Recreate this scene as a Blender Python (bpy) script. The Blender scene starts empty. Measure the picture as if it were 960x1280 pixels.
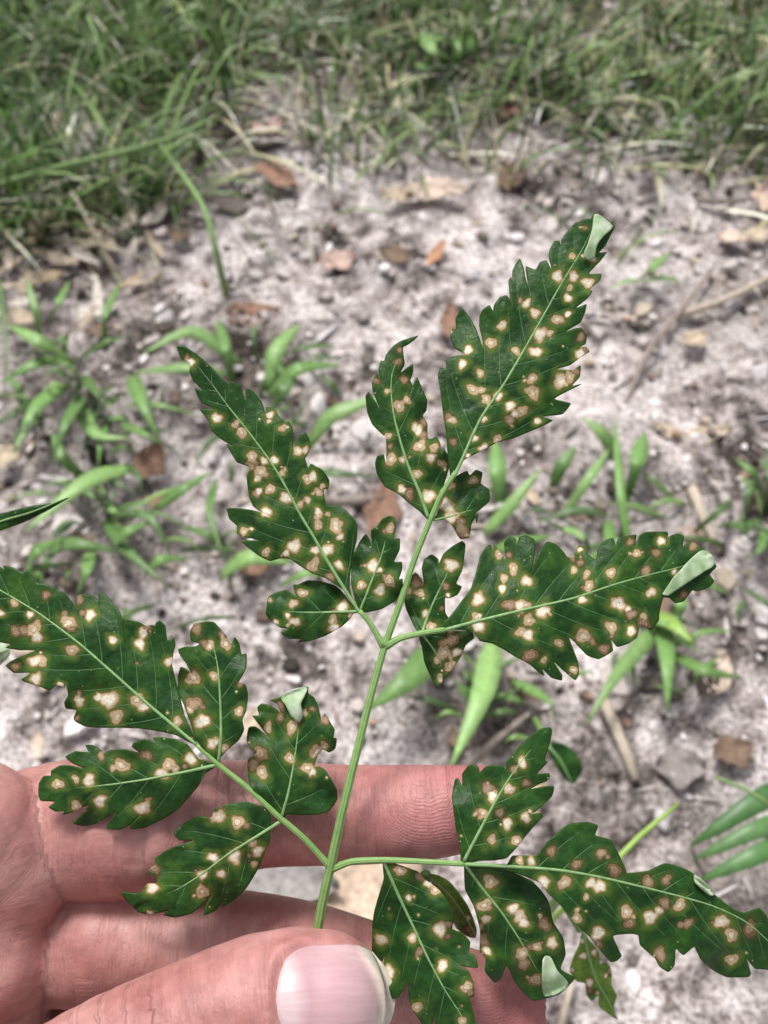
import bpy, bmesh, math, random
import numpy as np
from mathutils import Vector, Matrix
from mathutils.geometry import delaunay_2d_cdt
random.seed(7); rng = np.random.default_rng(7)
SC = bpy.context.scene
COL = SC.collection

# ------------------------------------------------------------------ camera, sky, sun, exposure
F = 1155.0                      # focal length in pixels of a 960 x 1280 picture
CAMH, PITCH = 0.42, 55.0        # camera height over the ground, degrees below the horizon
TH = math.radians(90 - PITCH)
FWD = np.array([0, math.sin(TH), -math.cos(TH)]); UP = np.array([0, math.cos(TH), math.sin(TH)]); RT = np.array([1.0, 0, 0])
CAM = np.array([0, 0, CAMH])
cd = bpy.data.cameras.new('camera'); cam = bpy.data.objects.new('camera', cd); COL.objects.link(cam)
cam.location = CAM; cam.rotation_euler = (TH, 0, 0)
cd.sensor_fit = 'VERTICAL'; cd.lens = 4.0; cd.sensor_height = 2 * 640 / F * 4.0; cd.sensor_width = cd.sensor_height * .75
cd.clip_start = 0.01; cd.clip_end = 400
cd.dof.use_dof = True; cd.dof.focus_distance = 0.148; cd.dof.aperture_fstop = 2.9; cd.dof.aperture_blades = 0
SC.camera = cam
SUN_EL, SUN_AZ = math.radians(62), math.radians(-25)     # azimuth measured from +Y towards +X
w = bpy.data.worlds.new('World'); SC.world = w; w.use_nodes = True
nt = w.node_tree; bg = nt.nodes['Background']
sky = nt.nodes.new('ShaderNodeTexSky'); sky.sky_type = 'NISHITA'; sky.sun_disc = False
sky.sun_elevation = SUN_EL; sky.sun_rotation = SUN_AZ; sky.dust_density = 5; sky.air_density = 1.0; sky.ozone_density = 1
hs = nt.nodes.new('ShaderNodeHueSaturation'); hs.inputs['Saturation'].default_value = 0.22    # overcast: grey sky
nt.links.new(sky.outputs[0], hs.inputs['Color']); nt.links.new(hs.outputs[0], bg.inputs[0]); bg.inputs[1].default_value = 0.07
sd = bpy.data.lights.new('sun', 'SUN'); sd.energy = 1.5; sd.angle = math.radians(14); sd.color = (1, .97, .93)
so = bpy.data.objects.new('sun', sd); COL.objects.link(so)
sv = Vector((math.sin(SUN_AZ) * math.cos(SUN_EL), math.cos(SUN_AZ) * math.cos(SUN_EL), math.sin(SUN_EL)))
so.rotation_euler = sv.to_track_quat('Z', 'Y').to_euler(); so.location = (0, 0, 3)
vs = SC.view_settings
SC.display_settings.display_device = 'sRGB'
vs.view_transform = 'Standard'; vs.look = 'None'; vs.gamma = 1; vs.use_curve_mapping = False; vs.exposure = 1.03

# ------------------------------------------------------------------ helpers
def ray(px, py): return FWD + RT * ((px - 480) / F) - UP * ((py - 640) / F)
def P(px, py, mm):                 # point at a depth of mm millimetres in front of the camera
    return CAM + ray(px, py) * (mm / 1000)
def PV(q, mm):                     # the same for many points at once
    q = np.asarray(q, float); r = FWD + np.outer((q[:, 0] - 480)/F, RT) - np.outer((q[:, 1] - 640)/F, UP)
    return CAM + r*(np.asarray(mm, float)/1000)[:, None]
def G(px, py, z=0.0):              # point where the line of sight meets the height z
    r = ray(px, py); return CAM + r * ((z - CAMH) / r[2])
def dist_at(p): return float(np.dot(np.asarray(p) - CAM, FWD))
def proj(p):
    v = np.asarray(p) - CAM; d = v @ FWD
    return 480 + F * (v @ RT) / d, 640 - F * (v @ UP) / d, d

def link(name, mesh, mat=None, parent=None, smooth=True):
    o = bpy.data.objects.new(name, mesh); COL.objects.link(o)
    if mat: mesh.materials.append(mat)
    if parent: o.parent = parent
    if smooth and len(mesh.polygons):
        mesh.polygons.foreach_set('use_smooth', [True] * len(mesh.polygons))
    return o
def mk(name, v, f, mat=None, parent=None, smooth=True):
    m = bpy.data.meshes.new(name); m.from_pydata(np.asarray(v, float).tolist(), [], f.tolist() if isinstance(f, np.ndarray) else f); m.update()
    return link(name, m, mat, parent, smooth)
def attr(o, name, data, kind='FLOAT'):
    a = o.data.attributes.new(name, kind, 'POINT')
    if kind == 'FLOAT': a.data.foreach_set('value', np.asarray(data, np.float32))
    else: a.data.foreach_set('color', np.asarray(data, np.float32).ravel())
def tag(o, label=None, cat=None, group=None, kind=None):
    if label: o['label'] = label
    if cat: o['category'] = cat
    if group: o['group'] = group
    if kind: o['kind'] = kind
    return o
def empty(name, loc=(0, 0, 0)):
    o = bpy.data.objects.new(name, None); COL.objects.link(o); o.location = tuple(loc); o.empty_display_size = .01
    return o
def under(o, root):                # parent while keeping world coordinates
    o.parent = root; o.matrix_parent_inverse = Matrix.Translation(root.location).inverted()
    return o
def solid(o, t, offset=-1):
    m = o.modifiers.new('thickness', 'SOLIDIFY'); m.thickness = t; m.offset = offset; m.use_even_offset = False
    return o
def catmull(pts, step, closed=False, tens=.8):
    p = np.asarray(pts, float); n = len(p); out = []
    for i in range(n if closed else n - 1):
        if closed: a, b, c, d = p[(i - 1) % n], p[i], p[(i + 1) % n], p[(i + 2) % n]
        else: a, b, c, d = p[max(i - 1, 0)], p[i], p[i + 1], p[min(i + 2, n - 1)]
        k = max(1, int(round(np.linalg.norm((c - b)[:2]) / step)))
        la, lb, lc = (max(np.linalg.norm(x), 1e-6) for x in (b - a, c - b, d - c))
        m1 = (c - a) / (la + lb) * lb * tens; m2 = (d - b) / (lb + lc) * lb * tens
        for j in range(k):
            t = j / k
            out.append((2*t**3 - 3*t**2 + 1) * b + (t**3 - 2*t**2 + t) * m1 + (-2*t**3 + 3*t**2) * c + (t**3 - t**2) * m2)
    if not closed: out.append(p[-1])
    return np.array(out)
def tube(pts, rads, seg=10, flute=0.0, nfl=5, caps=True):
    pts = np.asarray(pts, float); n = len(pts); V = []; Fc = []
    prev = None
    for i in range(n):
        t = pts[min(i + 1, n - 1)] - pts[max(i - 1, 0)]; t /= np.linalg.norm(t) + 1e-12
        if prev is None:
            a = np.cross(t, FWD); a = a / np.linalg.norm(a)
        else:
            a = prev - t * (prev @ t); a /= np.linalg.norm(a)
        prev = a; b = np.cross(t, a)
        for k in range(seg):
            an = 2 * math.pi * k / seg
            r = rads[i] * (1 + flute * math.cos(nfl * an))
            V.append(pts[i] + r * (math.cos(an) * a + math.sin(an) * b))
    for i in range(n - 1):
        for k in range(seg):
            k2 = (k + 1) % seg
            Fc.append((i*seg + k, i*seg + k2, (i+1)*seg + k2, (i+1)*seg + k))
    if caps:
        Fc.append(tuple(range(seg))[::-1]); Fc.append(tuple((n-1)*seg + k for k in range(seg)))
    return V, Fc

# ------------------------------------------------------------------ materials
class NT:
    def __init__(s, name):
        s.m = bpy.data.materials.new(name); s.m.use_nodes = True; s.t = s.m.node_tree
        s.b = s.t.nodes['Principled BSDF']
    def n(s, ty, **kw):
        nd = s.t.nodes.new('ShaderNode' + ty)
        for k, v in kw.items():
            if k.startswith('_'): setattr(nd, k[1:], v)
            else: nd.inputs[k.replace('__', ' ')].default_value = v
        return nd
    def l(s, a, b): s.t.links.new(a, b)
    def ramp(s, stops, fac, interp='LINEAR'):
        r = s.t.nodes.new('ShaderNodeValToRGB'); r.color_ramp.interpolation = interp
        e = r.color_ramp.elements
        while len(e) < len(stops): e.new(0.5)
        for x, (p, c) in zip(e, stops): x.position = p; x.color = (*c, 1) if len(c) == 3 else c
        if fac is not None: s.l(fac, r.inputs[0])
        return r
    def noise(s, scale, detail=4, rough=.55, vec=None, dist=0):
        nd = s.n('TexNoise', Scale=scale, Detail=detail, Roughness=rough, Distortion=dist)
        if vec is None: vec = s.coord()
        s.l(vec, nd.inputs['Vector']); return nd
    def coord(s):
        if not hasattr(s, '_g'): s._g = s.t.nodes.new('ShaderNodeNewGeometry')
        return s._g.outputs['Position']
    def att(s, name): return s.n('Attribute', _attribute_name=name)
    def mix(s, fac, a, b, mode='MIX'):
        nd = s.n('Mix', _data_type='RGBA', _blend_type=mode)
        for i, x in ((0, fac), (6, a), (7, b)):
            if isinstance(x, (int, float)): nd.inputs[i].default_value = x
            elif isinstance(x, tuple): nd.inputs[i].default_value = (*x, 1)
            else: s.l(x, nd.inputs[i])
        return nd.outputs[2]
    def math(s, op, a, b=None, clamp=False):
        nd = s.n('Math', _operation=op, _use_clamp=clamp)
        for i, x in ((0, a), (1, b)):
            if x is None: continue
            if isinstance(x, (int, float)): nd.inputs[i].default_value = x
            else: s.l(x, nd.inputs[i])
        return nd.outputs[0]
    def bump(s, h, strength, dist):
        nd = s.n('Bump', Strength=strength, Distance=dist); s.l(h, nd.inputs['Height'])
        prev = s.b.inputs['Normal'].links
        if prev: s.l(prev[0].from_socket, nd.inputs['Normal'])
        s.l(nd.outputs[0], s.b.inputs['Normal'])
    def set(s, **kw):
        for k, v in kw.items():
            i = s.b.inputs[k.replace('__', ' ')]
            if hasattr(v, 'is_output'): s.l(v, i)
            else: i.default_value = (*v, 1) if isinstance(v, tuple) and len(v) == 3 and i.type == 'RGBA' else v

def leaf_material():
    m = NT('spotted_leaf_green')
    n1 = m.noise(160, 5); n2 = m.noise(900, 3); n3 = m.noise(2600, 2)
    base = m.ramp([(.3, (.012, .050, .010)), (.5, (.021, .078, .016)), (.72, (.045, .122, .018))], n1.outputs[0]).outputs[0]
    fine = m.ramp([(.3, (.58, .58, .58)), (.7, (1.12, 1.08, 1.04))], n2.outputs[0]).outputs[0]
    base = m.mix(1.0, base, fine, 'MULTIPLY')
    # yellow-green thin tissue of the margin and between the veins
    e = m.att('edge').outputs['Fac']
    base = m.mix(m.math('MULTIPLY', e, .5), base, (.035, .085, .012))
    # tiny pale gland dots
    vo = m.n('TexVoronoi', Scale=620.0); m.l(m.coord(), vo.inputs['Vector'])
    dot = m.math('MULTIPLY', m.math('LESS_THAN', vo.outputs['Distance'], .085), m.math('GREATER_THAN', m.noise(420, 1).outputs[0], .53))
    base = m.mix(m.math('MULTIPLY', dot, .55), base, (.38, .48, .30))
    # lesions: distance field, roughened
    d = m.att('spot').outputs['Fac']; sw = m.att('spot_pale').outputs['Fac']; sdk = m.att('spot_dark').outputs['Fac']
    d = m.math('ADD', d, m.math('MULTIPLY', m.math('SUBTRACT', n2.outputs[0], .5), .75))
    d = m.math('ADD', d, m.math('MULTIPLY', m.math('SUBTRACT', n3.outputs[0], .5), .30))
    dn = m.math('MULTIPLY', d, .5, True)         # 0..2 -> 0..1
    normal = m.ramp([(0, (.76, .68, .53)), (.16, (.70, .59, .43)), (.20, (.36, .25, .14)), (.25, (.56, .44, .29)), (.38, (.50, .37, .22)),
                     (.45, (.24, .155, .07)), (.50, (.12, .11, .03)), (.56, (.13, .20, .035))], dn).outputs[0]
    pale = m.ramp([(0, (.86, .82, .73)), (.27, (.82, .75, .62)), (.34, (.60, .48, .31)), (.43, (.42, .30, .16)), (.49, (.17, .14, .04)), (.56, (.14, .21, .035))], dn).outputs[0]
    dark = m.ramp([(0, (.34, .25, .16)), (.14, (.20, .125, .07)), (.22, (.36, .26, .165)), (.32, (.13, .08, .04)), (.42, (.20, .13, .07)), (.50, (.06, .045, .015)), (.56, (.06, .08, .016))], dn).outputs[0]
    les = m.mix(sw, normal, pale); les = m.mix(sdk, les, dark)
    les = m.mix(1.0, les, m.ramp([(.3, (.78, .76, .74)), (.65, (1.1, 1.1, 1.1))], n3.outputs[0]).outputs[0], 'MULTIPLY')
    inl = m.ramp([(.49, (1, 1, 1)), (.57, (.58, .58, .58)), (.98, (0, 0, 0))], dn).outputs[0]
    col = m.mix(inl, base, les)
    rough = m.mix(inl, (.42, .42, .42), (.85, .85, .85))
    m.set(Base__Color=col, Roughness=rough, Specular__IOR__Level=.20)
    tr = m.n('BsdfTranslucent'); m.l(m.mix(1.0, col, (1.6, 2.2, .8), 'MULTIPLY'), tr.inputs['Color'])
    mx = m.n('MixShader'); mx.inputs[0].default_value = .12; out = m.t.nodes['Material Output']
    m.l(m.b.outputs[0], mx.inputs[1]); m.l(tr.outputs[0], mx.inputs[2]); m.l(mx.outputs[0], out.inputs['Surface'])
    m.bump(n1.outputs[0], .6, .0012)
    h = m.math('SUBTRACT', m.math('MULTIPLY', n2.outputs[0], .5), m.math('MULTIPLY', inl, .35))
    m.bump(h, .55, .0003)
    m.bump(m.att('vein_relief').outputs['Fac'], .45, .00025)
    return m.m
def simple(name, col, col2=None, scale=200, rough=.6, spec=.3, bump=.3, bdist=.0004, detail=4, stretch=None):
    m = NT(name); vec = None
    n = m.noise(scale, detail)
    c = m.ramp([(.3, col), (.7, col2 or col)], n.outputs[0]).outputs[0]
    m.set(Base__Color=c, Roughness=rough, Specular__IOR__Level=spec)
    if bump: m.bump(n.outputs[0], bump, bdist)
    return m
def tinted(name, rough=.6, spec=.3, scale=300, amp=(.7, 1.3), bump=.3, bdist=.0005):
    m = NT(name); n = m.noise(scale, 4)
    a = m.att('tint').outputs['Color']
    c = m.mix(1.0, a, m.ramp([(.3, (amp[0],) * 3), (.7, (amp[1],) * 3)], n.outputs[0]).outputs[0], 'MULTIPLY')
    m.set(Base__Color=c, Roughness=rough, Specular__IOR__Level=spec)
    if bump: m.bump(n.outputs[0], bump, bdist)
    return m
M_LEAF = leaf_material()
def stem_material():
    m = NT('leaf_stem_green'); n = m.noise(700, 4); g = m.att('groove').outputs['Fac']
    a = m.ramp([(.3, (.12, .25, .055)), (.7, (.17, .31, .08))], n.outputs[0]).outputs[0]
    b = m.ramp([(.3, (.23, .39, .13)), (.7, (.31, .47, .19))], n.outputs[0]).outputs[0]
    m.set(Base__Color=m.mix(g, a, b), Roughness=.42, Specular__IOR__Level=.4); m.bump(n.outputs[0], .2, .0003)
    return m.m
M_STEM = stem_material()
M_VEIN = simple('leaf_vein_pale_green', (.17, .31, .11), (.27, .43, .19), 900, .5, .3, 0).m
M_SVEIN = simple('side_vein_green', (.055, .14, .05), (.11, .22, .09), 900, .5, .3, 0).m
M_UNDER = simple('leaf_underside_pale', (.17, .31, .11), (.46, .53, .40), 420, .55, .35, .3).m
M_SPOT2 = None

# ------------------------------------------------------------------ ground
def vnoise(x, y, seed=0):
    def h(i, j):
        n = (i * 374761393 + j * 668265263 + seed * 974634777) & 0xffffffff
        n = ((n ^ (n >> 13)) * 1274126177) & 0xffffffff
        return ((n ^ (n >> 16)) & 0xffff) / 65535.0
    xi = np.floor(x).astype(np.int64); yi = np.floor(y).astype(np.int64); fx = x - xi; fy = y - yi
    fx = fx*fx*(3 - 2*fx); fy = fy*fy*(3 - 2*fy)
    return (h(xi, yi)*(1-fx) + h(xi+1, yi)*fx)*(1-fy) + (h(xi, yi+1)*(1-fx) + h(xi+1, yi+1)*fx)*fy
def gz(x, y):
    x = np.asarray(x, float); y = np.asarray(y, float)
    z = .016*(vnoise(x*9+40, y*9+40, 1) - .5) + .009*(vnoise(x*34+90, y*34+90, 2) - .5) + .006*(vnoise(x*85+300, y*85+300, 3) - .5) + .004*(vnoise(x*210+700, y*210+700, 4) - .5)
    fade = np.clip((3.0 - np.hypot(x, y - .5)) / 1.5, 0, 1)
    return z * fade
def build_ground():
    xi = np.arange(-.62, .6201, .0042); xo = np.array([.66, .72, .8, .92, 1.1, 1.4, 1.9, 2.6, 4, 7, 13, 25, 50, 100, 180])
    xs = np.concatenate([-xo[::-1], xi, xo])
    yi = np.arange(-.12, 1.16, .0042); yo = np.array([.04, .1, .18, .3, .5, .9, 1.5, 2.4, 4, 7, 13, 25, 50, 100, 180])
    ys = np.concatenate([yi[0] - yo[::-1], yi, yi[-1] + yo])
    X, Y = np.meshgrid(xs, ys); Z = gz(X, Y)
    V = np.stack([X, Y, Z], -1).reshape(-1, 3); nx = len(xs); ny = len(ys)
    I = np.arange(nx*ny).reshape(ny, nx)
    Fq = np.stack([I[:-1, :-1], I[:-1, 1:], I[1:, 1:], I[1:, :-1]], -1).reshape(-1, 4)
    m = NT('sandy_soil')
    a = m.noise(11, 5, .6); b = m.noise(60, 6, .68); c = m.noise(420, 3)
    col = m.ramp([(.385, (.045, .037, .033)), (.44, (.19, .163, .155)), (.485, (.43, .385, .378)), (.56, (.72, .67, .668))], m.math('ADD', m.math('MULTIPLY', a.outputs[0], .5), m.math('MULTIPLY', b.outputs[0], .5))).outputs[0]
    col = m.mix(1.0, col, m.ramp([(.34, (.38, .35, .34)), (.5, (.92, .90, .89)), (.66, (1.3, 1.3, 1.3))], c.outputs[0]).outputs[0], 'MULTIPLY')
    hu = m.math('MULTIPLY', m.att('humus_shade').outputs['Fac'], m.ramp([(.36, (0, 0, 0)), (.56, (1, 1, 1))], b.outputs[0]).outputs[0])
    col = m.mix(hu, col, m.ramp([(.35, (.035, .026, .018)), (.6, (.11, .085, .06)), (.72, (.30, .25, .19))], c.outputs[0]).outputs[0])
    m.set(Base__Color=col, Roughness=.95, Specular__IOR__Level=.1)
    m.bump(b.outputs[0], .9, .006); m.bump(c.outputs[0], .7, .0015)
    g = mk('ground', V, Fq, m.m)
    # dark leaf mould under the lawn, ragged-edged; shade beneath the weed clumps painted in
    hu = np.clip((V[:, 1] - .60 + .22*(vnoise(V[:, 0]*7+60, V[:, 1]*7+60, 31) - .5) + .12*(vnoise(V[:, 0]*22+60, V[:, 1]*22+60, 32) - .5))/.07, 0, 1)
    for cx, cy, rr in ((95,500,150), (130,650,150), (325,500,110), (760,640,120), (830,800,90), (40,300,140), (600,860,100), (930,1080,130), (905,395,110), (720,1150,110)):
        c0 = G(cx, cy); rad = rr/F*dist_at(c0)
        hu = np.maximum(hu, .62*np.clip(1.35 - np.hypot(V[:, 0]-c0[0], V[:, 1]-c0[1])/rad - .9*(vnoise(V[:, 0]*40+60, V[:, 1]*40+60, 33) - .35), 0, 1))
    attr(g, 'humus_shade', hu)
    tag(g, 'pale grey sandy soil with dark patches and shade painted around the weeds', 'ground', kind='structure')
build_ground()

def chips():
    """crumbs of bark, straw and dead leaf too many to count"""
    V, Fc, T = [], [], []
    pal = [((.62, .56, .54), 5), ((.50, .44, .42), 4), ((.50, .42, .34), 2.5), ((.30, .23, .18), 1.5), ((.07, .058, .05), 2.0), ((.17, .145, .13), 2.5), ((.74, .69, .69), 5), ((.38, .26, .19), .5)]
    wts = np.array([p[1] for p in pal]); wts = wts / wts.sum()
    n = 0; N = 20000
    while n < N:
        x = rng.uniform(-.62, .62); y = rng.uniform(-.10, 1.12)
        px, py, d = proj((x, y, 0))
        if vnoise(np.array([x*14+50.]), np.array([y*14+50.]), 9)[0] + rng.uniform(-.3, .3) < .34: continue
        n += 1
        L = .0032 * math.exp(rng.normal(0.05, .6)); 
        long = rng.random() < .22
        Wd = L * (rng.uniform(.18, .35) if long else rng.uniform(.5, .95)); L = L * (2.6 if long else 1)
        L = min(L, .03); h = min(Wd * rng.uniform(.15, .5), .003)
        az = rng.uniform(0, 6.283); tilt = rng.normal(0, .22); roll = rng.normal(0, .25)
        c, s = math.cos(az), math.sin(az)
        zc = float(gz(x, y)) + h*.3 + rng.uniform(0, .002)
        k = len(V); nseg = 6
        js = rng.uniform(.72, 1.2, nseg)
        for lay in (0, 1):
            for q in range(nseg):
                an = 6.283*q/nseg; sc = js[q] * (1 if lay == 0 else .86)
                u = math.cos(an)*L*.5*sc; v = math.sin(an)*Wd*.5*sc
                z = (h if lay else -.2*h) + u*tilt + v*roll + (u*u/(L*L))*h*1.2*(1 if k % 2 else -1)
                V.append((x + c*u - s*v, y + s*u + c*v, zc + z))
        Fc.append(tuple(k + nseg + q for q in range(nseg)))
        for q in range(nseg): Fc.append((k + q, k + (q+1) % nseg, k + nseg + (q+1) % nseg, k + nseg + q))
        col = np.array(pal[rng.choice(len(pal), p=wts)][0]) * rng.uniform(.75, 1.2)
        T += [(*np.clip(col, 0, .85), 1)] * (2*nseg)
    o = mk('soil_crumbs', V, Fc, tinted('crumbs', .9, .12, 700, (.65, 1.25), .5, .0006).m, smooth=False)
    attr(o, 'tint', T, 'FLOAT_COLOR')
    tag(o, 'crumbs of bark, straw and pale grit scattered over the soil', 'litter', kind='stuff')
chips()

# ------------------------------------------------------------------ the held compound leaf
def S(px, py): return 147.5 + .006*(900 - py) + .000012*(px - 450)**2
def inside(pts, poly):
    x, y = pts[:, 0], pts[:, 1]; r = np.zeros(len(pts), bool); n = len(poly); j = n - 1
    for i in range(n):
        xi, yi = poly[i]; xj, yj = poly[j]
        c = ((yi > y) != (yj > y)) & (x < (xj - xi) * (y - yi) / (yj - yi + 1e-12) + xi)
        r ^= c; j = i
    return r
def segdist(p, a, b):
    ab = b - a; t = np.clip(((p - a) @ ab) / (ab @ ab + 1e-9), 0, 1)
    return np.linalg.norm(p - (a + t[:, None]*ab), axis=1), t
def edgedist(p, poly):
    out = np.empty(len(p)); A = poly; B = np.roll(poly, -1, 0); AB = B - A; L2 = (AB**2).sum(1) + 1e-9
    for i in range(0, len(p), 2000):
        q = p[i:i+2000, None, :] - A[None]; t = np.clip((q*AB[None]).sum(2)/L2, 0, 1)
        out[i:i+2000] = np.sqrt(((q - t[..., None]*AB[None])**2).sum(2).min(1))
    return out
def polydist(p, line):
    best = np.full(len(p), 1e9); sgn = np.zeros(len(p)); s = np.zeros(len(p)); acc = 0
    tot = sum(np.linalg.norm(line[i+1]-line[i]) for i in range(len(line)-1))
    for i in range(len(line)-1):
        d, t = segdist(p, line[i], line[i+1]); L = np.linalg.norm(line[i+1]-line[i]); e = line[i+1]-line[i]
        m = d < best
        cr = e[0]*(p[:, 1]-line[i][1]) - e[1]*(p[:, 0]-line[i][0])
        best[m] = d[m]; sgn[m] = np.sign(cr[m]); s[m] = (acc + t[m]*L)/tot; acc += L
    return best, sgn, s
def mesh_poly(poly, step):
    lo, hi = poly.min(0), poly.max(0)
    gx = np.arange(lo[0], hi[0], step); gy = np.arange(lo[1], hi[1], step*.866)
    X, Y = np.meshgrid(gx, gy); X = X + (np.arange(len(gy)) % 2)[:, None]*step*.5
    q = np.stack([X.ravel(), Y.ravel()], 1); q = q[inside(q, poly)]
    d = edgedist(q, poly)
    q = q[d > step*.55]
    n = len(poly); allp = np.concatenate([poly, q])
    vv, ee, ff, *_ = delaunay_2d_cdt([Vector(p) for p in allp], [(i, (i+1) % n) for i in range(n)], [], 1, 1e-4)
    vv = np.array([tuple(v) for v in vv])
    c = np.array([vv[list(f)].mean(0) for f in ff]); keep = inside(c, poly)
    return vv, [f for f, k in zip(ff, keep) if k]
def Z(ox, oy, k):
    return lambda pts: [(ox + p[0]/k, oy + p[1]/k, *([p[2]/k] + list(p[3:]) if len(p) > 2 else [])) for p in pts]
z1 = Z(540, 260, 4); z2 = Z(440, 420, 4); z3 = Z(210, 420, 4); z4 = Z(280, 600, 4); z5 = Z(480, 640, 4); z6 = Z(680, 640, 4)
z7 = Z(0, 690, 4); z8 = Z(200, 760, 4); z9 = Z(30, 900, 4); z10 = Z(150, 940, 960/280); z11 = Z(450, 1040, 4); z12 = Z(550, 900, 4)
z13 = Z(720, 1040, 4); zH = Z(440, 1000, 960/280); zI = Z(560, 900, 2.4); zR = Z(420, 250, 960/360)

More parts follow.
